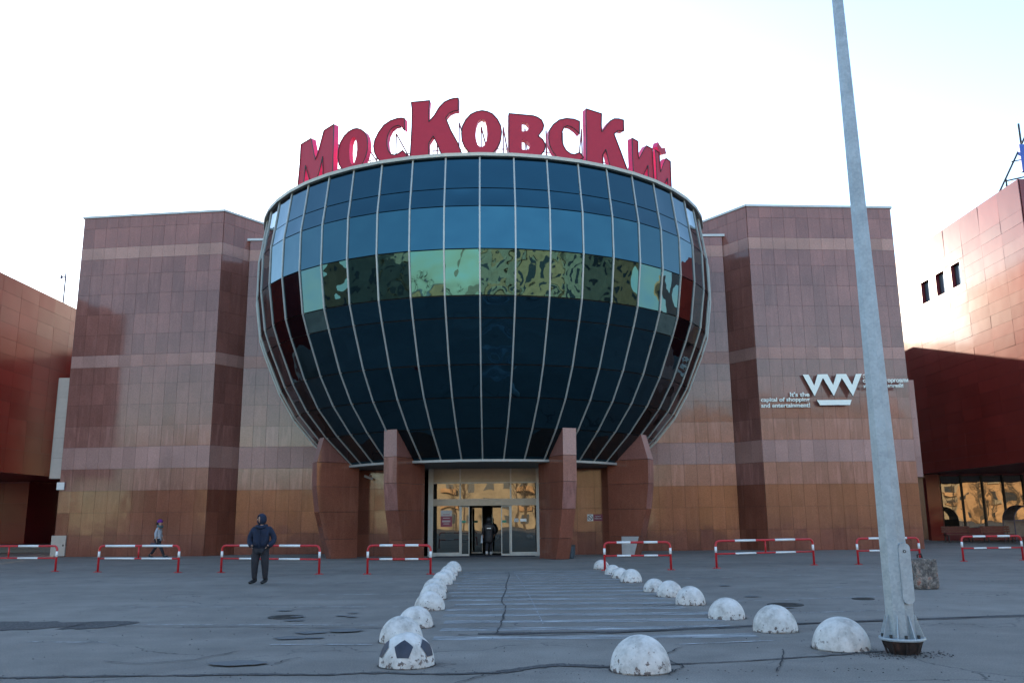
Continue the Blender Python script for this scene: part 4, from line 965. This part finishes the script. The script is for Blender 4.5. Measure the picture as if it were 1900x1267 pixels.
for k in range(8):
    a = 2*pi*k/8+.2; u = Vector((cos(a), sin(a), 0)); t = Vector((-sin(a), cos(a), 0))*.006
    p = [u*.15+Vector((0, 0, .18)), u*.235+Vector((0, 0, .18)), u*.158+Vector((0, 0, .42)), u*.145+Vector((0, 0, .42))]
    MB().add([tuple(x-t) for x in p]+[tuple(x+t) for x in p], [(0, 1, 2, 3), (7, 6, 5, 4), (0, 4, 5, 1), (1, 5, 6, 2), (2, 6, 7, 3), (3, 7, 4, 0)]).done('gusset', M['galv'], po_)
    a += pi/8; MB().tube([(.205*cos(a), .205*sin(a), .18), (.205*cos(a), .205*sin(a), .215)], .018, 6).done('bolt', M['iron'], po_)
    MB().tube([(.21*cos(a), .21*sin(a), .14), (.165*cos(a), .165*sin(a), .0)], .012, 5).done('anchor_rod', M['rust'], po_)
# hatch: stadium plate standing proud on the right front
hp = [(.062*cos(t)-.0, .27+.062*sin(t)) for t in [pi*i/10 for i in range(11)]]+[(.062*cos(t), -.27+.062*sin(t)) for t in [pi+pi*i/10 for i in range(11)]]
ha = radians(-10); hn = Vector((sin(ha), -cos(ha), 0)); ht = Vector((cos(ha), sin(ha), 0)); ho = Vector((0, 0, .88))
tfh = lambda u, v, d: ho+ht*(u+.07)+hn*(.185-d)+Vector((0, 0, v))
hh = prism_obj('hatch_cover', hp, tfh, 0, .05, [M['galv']], po_)
MB().tube([tfh(0, .24, -.004), tfh(0, .24, .02)], .018, 12).done('lock', M['black'], hh); MB().tube([tfh(0, .24, -.008), tfh(0, .24, .02)], .008, 10).done('lock_pin', M['coping'], hh)
# grit around pole foot
cm = MB(); rn = random.Random(5)
for _ in range(260):
    a = rn.uniform(0, 2*pi); q = abs(rn.gauss(.27, .12)); x = 4.36+q*1.4*cos(a)-.1; y = 10.2+q*sin(a)*.8; s_ = rn.uniform(.003, .008)
    cm.box(x-s_, x+s_, y-s_, y+s_, 0, s_*1.2)
for _ in range(260):
    x = rn.uniform(-7, 4); y = 9.25+rn.gauss(0, .09); s_ = rn.uniform(.002, .006); cm.box(x-s_, x+s_, y-s_, y+s_, 0.003, s_*1.4)
for _ in range(500):
    x = rn.uniform(-8, 9); y = rn.uniform(8.2, 20); s_ = rn.uniform(.002, .006); cm.box(x-s_, x+s_, y-s_, y+s_, 0.0, s_*1.4)
tag(cm.done('loose_grit', M['gravel'], recalc=False), 'loose grit and gravel crumbs scattered over the asphalt', 'gravel', kind='stuff')

# weathered block
cb = empty('concrete_block', (8.72, 19.2, 0), 'weathered red and grey concrete block behind the galvanised pole', 'concrete block')
m = MB(); n = 8; vs = []; fs = []; rn = random.Random(2)
b = bmesh.new(); bmesh.ops.create_cube(b, size=1.0); bmesh.ops.subdivide_edges(b, edges=b.edges, cuts=7, use_grid_fill=True)
for v in b.verts:
    p = v.co.copy(); k = max(abs(p.x), abs(p.y), abs(p.z)); edge = sum(1 for c_ in p if abs(c_) > .49)
    v.co = Vector((p.x*.50, p.y*.5, (p.z+.5)*.63)); 
    if edge >= 2: v.co -= Vector((p.x, p.y, p.z))*rn.uniform(.01, .05)
    else: v.co += Vector((rn.uniform(-1, 1), rn.uniform(-1, 1), rn.uniform(-1, 1)))*.004
me = bpy.data.meshes.new('body'); b.to_mesh(me); b.free(); link('body', me, cb, M['oldconcrete'])
MB().tube([(-.06, 0, .6), (-.06, 0, .70), (.02, 0, .72), (.05, 0, .6)], .018, 6).done('lifting_loop', M['rust'], cb)

# ------------------------------------------------------------------ people
def skinmesh(name, nodes, edges, mat, parent, sub=2, root=0, flat=None):
    me = bpy.data.meshes.new(name); me.from_pydata([n_[0] for n_ in nodes], edges, []); me.materials.append(mat)
    o = link(name, me, parent)
    md = o.modifiers.new('skin', 'SKIN'); md.use_smooth_shade = True; md.branch_smoothing = .3
    sv = me.skin_vertices[0].data
    for i, n_ in enumerate(nodes):
        r = n_[1]; sv[i].radius = r if isinstance(r, tuple) else (r, r); sv[i].use_root = (i == root)
    s = o.modifiers.new('sub', 'SUBSURF'); s.levels = sub; s.render_levels = sub
    return o
def hand(nodes, edges, wrist, dirn, side, r=.0085):
    """palm, four fingers and a thumb continuing from node index wrist"""
    d = Vector(dirn).normalized(); w = Vector(nodes[wrist][0]); s = Vector(side).normalized()
    nodes.append((tuple(w+d*.045), (.03, .02))); p = len(nodes)-1; edges.append((wrist, p))
    nodes.append((tuple(w+d*.085), (.036, .018))); k = len(nodes)-1; edges.append((p, k))
    for i, (off, ln) in enumerate(((-.027, .06), (-.009, .072), (.009, .068), (.027, .052))):
        b_ = Vector(nodes[k][0])+s*off+d*.012; nodes.append((tuple(b_), r)); e = len(nodes)-1; edges.append((k, e))
        nodes.append((tuple(b_+d*ln*.5+Vector((0, -.008, 0))), r)); edges.append((e, e+1))
        nodes.append((tuple(b_+d*ln*.95+Vector((0, -.024, 0))), r*.85)); edges.append((e+1, e+2))
    b_ = Vector(nodes[p][0])-s*.034; nodes.append((tuple(b_), r*1.15)); e = len(nodes)-1; edges.append((p, e))
    nodes.append((tuple(b_-s*.018+d*.035), r)); edges.append((e, e+1))
def body_graph(J, hands=True, skull=.093):
    N_ = []; E_ = []
    def a(k, r): N_.append((J[k], r)); return len(N_)-1
    pel = a('pelvis', (.14, .10)); ch = a('chest', (.15, .10)); nb = a('neckb', .065); nk = a('neck', .052); jw = a('jaw', (.06, .066)); hd = a('head', (skull*.86, skull)); cr = a('crown', (.06, .066))
    E_ += [(pel, ch), (ch, nb), (nb, nk), (nk, jw), (jw, hd), (hd, cr)]
    for s in 'LR':
        sh = a('sh'+s, .06); el = a('el'+s, .042); wr = a('wr'+s, .028); E_ += [(ch, sh), (sh, el), (el, wr)]
        if hands: hand(N_, E_, wr, Vector(J['wr'+s])-Vector(J['el'+s]), (0, 1, 0))
        hp_ = a('hip'+s, .085); kn = a('kn'+s, .058); an_ = a('an'+s, .026); to = a('to'+s, .014); E_ += [(pel, hp_), (hp_, kn), (kn, an_), (an_, to)]
    return N_, E_
def face(root, J, fwd, mat=None):
    """nose, eyes and mouth as small children of the body"""
    f = Vector(fwd).normalized(); s = Vector((f.y, -f.x, 0)); h = Vector(J['head'])
    for q in (-1, 1): 
        MB().tube([h+f*.076+s*.031*q+Vector((0, 0, -.002)), h+f*.090+s*.031*q+Vector((0, 0, -.002))], .011, 8).done('eye', M['black'], root)
    MB().tube([h+f*.08+Vector((0, 0, .0)), h+f*.108+Vector((0, 0, -.035))], .01, 8, radii=[.007, .014]).done('nose', M['skin'], root, smooth=True)
    MB().tube([h+f*.084-s*.022+Vector((0, 0, -.062)), h+f*.088+Vector((0, 0, -.064)), h+f*.084+s*.022+Vector((0, 0, -.062))], .006, 6).done('mouth', M['maroon'], root)
def shoes(root, J, mat, r=.047):
    for s in 'LR':
        a = Vector(J['an'+s]); t = Vector(J['to'+s]); d = (t-a); d.z = 0; d.normalize()
        skinmesh('shoe', [(tuple(a+Vector((0, 0, .10))), .068), (tuple(a-d*.035+Vector((0, 0, -.02))), (.066, .06)), (tuple(a+d*.08+Vector((0, 0, -.04))), (.058, .046)), (tuple(t+d*.03+Vector((0, 0, .0))), (.052, .036))], [(0, 1), (1, 2), (2, 3)], mat, root)
def hood_mesh(root, h, f, r, mat, name='hood', open_=.45):
    """hood: ellipsoid shell cut open towards f, with thickness and rolled rim"""
    f = Vector(f).normalized(); s = Vector((f.y, -f.x, 0)); u = Vector((0, 0, 1)); n = 24; m_ = 14; vs = []; fs = []; rings = []
    for i in range(m_+1):
        t = pi*(1-open_*.55)*i/m_       # angle from back pole
        for k in range(n):
            a = 2*pi*k/n; ex = cos(t)*-1; w = sin(t)
            vs.append(Vector(h)+f*(ex*r*1.08-.008)+s*(w*cos(a)*r)+u*(w*sin(a)*r*1.28-.01))
    for i in range(m_):
        for k in range(n): fs.append((i*n+k, i*n+(k+1) % n, (i+1)*n+(k+1) % n, (i+1)*n+k))
    o = link(name, mesh(name, vs, fs, mat, smooth=True), root)
    md = o.modifiers.new('solid', 'SOLIDIFY'); md.thickness = .02; md.offset = 1
    return o

# man in navy hooded jacket
mr = empty('person', (-6.42, 22.6, 0), 'man in a navy hooded jacket and dark trousers, hands in pockets, looking left', 'person')
J = dict(pelvis=(0, 0, .93), chest=(.0, .01, 1.28), neckb=(.0, .0, 1.42), neck=(-.01, -.01, 1.50), jaw=(-.03, -.03, 1.545), head=(-.02, -.02, 1.61), crown=(-.015, -.01, 1.68),
 shL=(-.19, .01, 1.37), elL=(-.29, .06, 1.10), wrL=(-.225, -.045, .985), shR=(.19, .02, 1.37), elR=(.29, .06, 1.10), wrR=(.225, -.045, .985),
 hipL=(-.10, 0, .88), knL=(-.12, -.04, .50), anL=(-.135, .02, .10), toL=(-.20, -.13, .035), hipR=(.10, 0, .88), knR=(.125, -.01, .50), anR=(.13, .05, .10), toR=(.10, -.11, .035))
N_, E_ = body_graph(J); bd = skinmesh('body', N_, E_, M['skin'], mr); fwd = (-.72, -.69, 0); face(bd, J, fwd)
skinmesh('jacket', [((0, 0, .84), (.235, .175)), ((0, .0, .93), (.25, .185)), ((0, 0, 1.10), (.235, .18)), ((0, .01, 1.28), (.22, .16)), ((0, .01, 1.41), (.11, .10)), ((0, 0, 1.47), .085),
 ((-.19, .01, 1.36), .10), ((-.265, .04, 1.22), .085), ((-.315, .06, 1.09), .078), ((-.27, -.0, .99), .080), ((-.195, -.085, .92), .085),
 ((.19, .02, 1.36), .10), ((.27, .05, 1.22), .085), ((.325, .07, 1.09), .08), ((.275, -.0, .99), .080), ((.195, -.085, .92), .085)],
 [(0, 1), (1, 2), (2, 3), (3, 4), (4, 5), (3, 6), (6, 7), (7, 8), (8, 9), (9, 10), (3, 11), (11, 12), (12, 13), (13, 14), (14, 15)], M['navy'], bd, root=2)
hood_mesh(bd, (-.015, -.01, 1.60), fwd, .118, M['navy'])
MB().tube([(.10, .06, 1.43), (.0, .10, 1.42), (-.10, .04, 1.42), (-.12, -.06, 1.41), (-.02, -.11, 1.38), (.09, -.07, 1.41), (.10, .06, 1.43)], .045, 8).done('collar', M['navy'], bd, smooth=True)
MB().box(-.012, .012, -.185, -.165, .9, 1.34).done('zip_flap', M['navy'], bd)
skinmesh('trousers', [((0, 0, .90), (.165, .12)), ((-.095, 0, .84), .125), ((-.115, -.02, .66), .115), ((-.125, -.04, .50), .10), ((-.13, -.01, .30), .085), ((-.135, .015, .10), .062),
 ((.095, 0, .84), .125), ((.115, -.0, .66), .115), ((.125, -.01, .50), .10), ((.13, .02, .30), .085), ((.13, .045, .10), .062)], [(0, 1), (1, 2), (2, 3), (3, 4), (4, 5), (0, 6), (6, 7), (7, 8), (8, 9), (9, 10)], M['trouser'], bd)
MB().box(-.215, -.195, -.07, .08, .58, .74).done('cargo_pocket', M['trouser'], bd)
shoes(bd, J, M['shoe'])

# woman walking to the right (profile)
w_ = empty('person', (-15.85, 39.6, 0), 'woman in a pale grey coat and purple hat walking to the right', 'person')
J = dict(pelvis=(0, 0, .90), chest=(.02, 0, 1.22), neckb=(.03, 0, 1.37), neck=(.04, 0, 1.44), jaw=(.065, 0, 1.49), head=(.05, 0, 1.56), crown=(.03, 0, 1.63),
 shL=(.02, -.16, 1.32), elL=(-.06, -.2, 1.07), wrL=(.0, -.2, .84), shR=(.02, .16, 1.32), elR=(-.0, .2, 1.08), wrR=(.12, .18, .90),
 hipL=(0, -.08, .85), knL=(.17, -.08, .50), anL=(.34, -.08, .13), toL=(.50, -.08, .12), hipR=(0, .08, .85), knR=(-.12, .08, .48), anR=(-.34, .08, .13), toR=(-.22, .08, .03))
N_, E_ = body_graph(J); bd = skinmesh('body', N_, E_, M['skin'], w_); face(bd, J, (1, 0, 0))
skinmesh('coat', [((-.03, 0, .74), (.17, .20)), ((-.0, 0, .86), (.17, .185)), ((.01, 0, 1.05), (.155, .16)), ((.02, 0, 1.24), (.15, .14)), ((.03, 0, 1.38), .08),
 ((.02, -.15, 1.31), .075), ((-.05, -.2, 1.08), .065), ((-.01, -.21, .88), .055), ((.02, .15, 1.31), .075), ((.0, .2, 1.08), .065), ((.11, .185, .92), .055)],
 [(0, 1), (1, 2), (2, 3), (3, 4), (3, 5), (5, 6), (6, 7), (3, 8), (8, 9), (9, 10)], M['pale_coat'], bd, root=2)
skinmesh('trousers', [((0, 0, .85), .13), ((.01, -.08, .78), .095), ((.17, -.08, .50), .075), ((.32, -.08, .18), .062), ((-.01, .08, .78), .095), ((-.12, .08, .48), .075), ((-.31, .08, .18), .062)], [(0, 1), (1, 2), (2, 3), (0, 4), (4, 5), (5, 6)], M['trouser'], bd)
MB().tube([(.03+.10*cos(t)+.02, .095*sin(t), 1.40+.03*cos(t+.4)*-1) for t in [2*pi*i/12 for i in range(13)]], .055, 8).done('scarf', M['scarf'], bd, smooth=True)
m = MB(); n = 16
m.lathe([(.112, -.01), (.118, .02), (.112, .07), (.085, .11), (.04, .13), (.001, .135)], n, c=(.035, 0, 1.57)); m.box(.12, .165, -.07, .07, 1.60, 1.615); m.done('hat', M['purple'], bd, smooth=True)
MB().tube([(-.06, 0, 1.58), (-.09, 0, 1.52), (-.08, 0, 1.46)], .05, 8).done('hair', M['shoe'], bd, smooth=True)
shoes(bd, J, M['shoe'])
hb = empty('handbag', (-15.95, 39.36, .52), 'small dark plum handbag hanging from the walking woman\'s hand', 'handbag')
m = MB(); m.add([(-.14, -.05, 0), (.14, -.05, 0), (.14, .05, 0), (-.14, .05, 0), (-.11, -.03, .18), (.11, -.03, .18), (.11, .03, .18), (-.11, .03, .18)], BOXF); m.done('body', M['bag'], hb)
MB().tube([(-.08, 0, .17), (-.04, 0, .26), (.04, 0, .29), (.09, 0, .26), (.1, 0, .17)], .008, 6).done('handle', M['bag'], hb)

# person entering, seen from behind
e_ = empty('person', (-1.1, 39.35, 0), 'person in a long black padded coat entering the open doors, seen from behind', 'person')
J = dict(pelvis=(0, 0, .92), chest=(0, 0, 1.25), neckb=(0, 0, 1.38), neck=(0, 0, 1.44), jaw=(0, .03, 1.49), head=(0, .01, 1.56), crown=(0, 0, 1.62),
 shL=(-.18, 0, 1.33), elL=(-.25, .02, 1.08), wrL=(-.27, .05, .85), shR=(.18, 0, 1.33), elR=(.27, -.0, 1.08), wrR=(.24, .12, .92),
 hipL=(-.09, 0, .86), knL=(-.09, .04, .48), anL=(-.10, -.05, .12), toL=(-.1, .08, .035), hipR=(.09, 0, .86), knR=(.08, .1, .5), anR=(.08, .15, .10), toR=(.08, .30, .035))
N_, E_ = body_graph(J); bd = skinmesh('body', N_, E_, M['skin'], e_); face(bd, J, (0, 1, 0))
skinmesh('long_coat', [((0, .02, .50), (.20, .15)), ((0, .0, .68), (.21, .16)), ((0, 0, .90), (.215, .165)), ((0, 0, 1.08), (.20, .15)), ((0, 0, 1.26), (.20, .14)), ((0, 0, 1.39), .10),
 ((-.18, 0, 1.32), .09), ((-.26, .02, 1.08), .075), ((-.27, .05, .88), .06), ((.18, 0, 1.32), .09), ((.28, 0, 1.08), .075), ((.25, .11, .93), .06)],
 [(0, 1), (1, 2), (2, 3), (3, 4), (4, 5), (4, 6), (6, 7), (7, 8), (4, 9), (9, 10), (10, 11)], M['blackcoat'], bd, root=3)
for z in (.62, .78, .94, 1.10): MB().tube([(.225*cos(t), .17*sin(t), z) for t in [2*pi*i/20 for i in range(21)]], .008, 5).done('quilt_seam', M['black'], bd)
MB().box(-.09, .09, -.175, -.16, 1.16, 1.20).done('reflective_patch', M['white'], bd)
skinmesh('trousers', [((0, 0, .86), .13), ((-.09, .02, .5), .08), ((-.1, -.04, .16), .062), ((.09, .08, .5), .08), ((.08, .14, .16), .062)], [(0, 1), (1, 2), (0, 3), (3, 4)], M['trouser'], bd)
hood_mesh(bd, (0, .01, 1.55), (0, 1, 0), .125, M['blackcoat'])
MB().tube([(-.1, -.06, 1.40), (0, -.12, 1.40), (.1, -.06, 1.40), (.1, .06, 1.41), (0, .1, 1.41), (-.1, .06, 1.41), (-.1, -.06, 1.40)], .05, 8).done('collar', M['blackcoat'], bd, smooth=True)
shoes(bd, J, M['grey_plate'])
hb = empty('carrier_bag', (-1.42, 39.32, .55), 'pale carrier bag held at the left side of the entering person', 'bag')
m = MB(); m.add([(-.04, -.12, 0), (.04, -.12, 0), (.05, .12, 0), (-.05, .12, 0), (-.02, -.09, .32), (.03, -.09, .32), (.03, .09, .32), (-.02, .09, .32)], BOXF); m.done('body', M['carrier'], hb)
MB().tube([(0, -.05, .31), (.03, -.01, .38), (.0, .05, .31)], .006, 5).done('handle', M['carrier'], hb)

# ------------------------------------------------------------------ the far side of the square, behind the photographer (seen mirrored in glass and granite)
M['lit_wall'] = simple('ochre_render', (0.50, 0.29, 0.14), 0.85, 0, 0.25, .5); M['lit_wall2'] = simple('cream_render', (0.36, 0.28, 0.18), 0.85, 0, 0.25, .5); M['far_glass'] = simple('far_window', (0.04, 0.045, 0.05), .3)
M['twig'] = simple('bare_twigs', (0.13, 0.09, 0.055), 0.9, 0, .3); M['red_far'] = simple('red_awning', (.4, .04, .03), .6)
def far_house(x0, x1, y, h, floors, mat, label, depth=12):
    r = empty('apartment_block', ((x0+x1)/2, y, 0), label, 'building', 'buildings across the square')
    MB().box(x0, x1, y-depth, y, 0, h).done('wall', mat, r, off=r.location); MB().box(x0-.3, x1+.3, y-depth-.3, y+.3, h, h+.4).done('roof', M['roof'], r, off=r.location)
    n = int((x1-x0)/3.2); m = MB(); bm_ = MB()
    for i in range(n):
        for j in range(floors):
            cx_ = x0+(i+.5)*(x1-x0)/n; z = 1.1+j*(h-1)/floors
            m.box(cx_-.75, cx_+.75, y, y+.06, z, z+1.4)
            if i % 4 == 2 and j: bm_.box(cx_-1.4, cx_+1.4, y+.02, y+1.1, z-.5, z+.4)
    tag(m.done('windows', M['far_glass'], r, off=r.location), kind='stuff'); 
    if bm_.v: tag(bm_.done('balconies', M['lit_wall2'] if mat is M['lit_wall'] else M['lit_wall'], r, off=r.location), kind='stuff')
far_house(26, 58, -75, 21, 7, M['lit_wall'], 'seven storey ochre block across the square, seen only as a reflection')
far_house(60, 98, -80, 24, 8, M['lit_wall2'], 'eight storey cream block across the square, seen only as a reflection')
far_house(-20, 21, -84, 16, 5, M['lit_wall2'], 'long five storey cream building across the square, seen only as a reflection')
far_house(-70, -26, -84, 10, 3, M['lit_wall'], 'long three storey ochre building across the square, seen only as a reflection')
far_house(-120, -75, -90, 21, 5, M['lit_wall2'], 'five storey cream block far across the square, seen only as a reflection')
far_house(102, 150, -88, 21, 5, M['lit_wall'], 'five storey ochre block far across the square, seen only as a reflection')
def far_side(x, y0, y1, h, floors, mat, label):
    s = 1 if x > 0 else -1; r = empty('apartment_block', (x, (y0+y1)/2, 0), label, 'building', 'buildings across the square')
    MB().box(min(x, x+12*s), max(x, x+12*s), y0, y1, 0, h).done('wall', mat, r, off=r.location)
    m = MB(); n = int((y1-y0)/3.4)
    for i in range(n):
        for j in range(floors):
            cy_ = y0+(i+.5)*(y1-y0)/n; z = 1.1+j*(h-1)/floors; m.box(min(x, x-.06*s), max(x, x-.06*s), cy_-.8, cy_+.8, z, z+1.5)
    tag(m.done('windows', M['far_glass'], r, off=r.location), kind='stuff')
far_side(118, -62, -22, 20, 6, M['lit_wall2'], 'cream block along the right side of the square, seen only as a reflection')
far_side(124, -14, 24, 26, 8, M['lit_wall'], 'tall ochre block along the right side of the square, seen only as a reflection')
far_side(-114, -66, -30, 23, 7, M['lit_wall2'], 'cream block along the left side of the square, seen only as a reflection')
far_side(-120, -22, 22, 18, 5, M['lit_wall'], 'ochre block along the left side of the square, seen only as a reflection')
MB_ = MB(); rn = random.Random(9)
tr = MB()
for k in range(110):
    x = rn.uniform(-130, 130); y = rn.uniform(-72, -52); h = rn.uniform(8, 15)
    tr.tube([(x, y, 0), (x+rn.uniform(-.3, .3), y, h*.45), (x+rn.uniform(-.5, .5), y, h*.8)], .15, 5, radii=[.2, .12, .04])
    for q in range(26):
        z = rn.uniform(h*.25, h*.8); a = rn.uniform(0, 6.28); l = rn.uniform(1.0, 2.8)*(1.1-z/h)
        p = Vector((x, y, z)); d = Vector((cos(a)*.8, sin(a)*.8, rn.uniform(.5, 1.1)))
        tr.tube([p, p+d*l*.5, p+d*l+Vector((0, 0, .3*l))], .03, 3, cap=False, radii=[.05, .03, .012])
        for w in range(5):
            e0 = p+d*l*rn.uniform(.4, 1); e1 = e0+Vector((rn.uniform(-.6, .6), rn.uniform(-.6, .6), rn.uniform(.2, .9))); tr.tube([e0, e1], .015, 3, cap=False)
tag(tr.done('distant_bare_trees', M['twig'], recalc=False), 'row of bare trees across the square, seen only as a reflection', 'trees', kind='stuff')
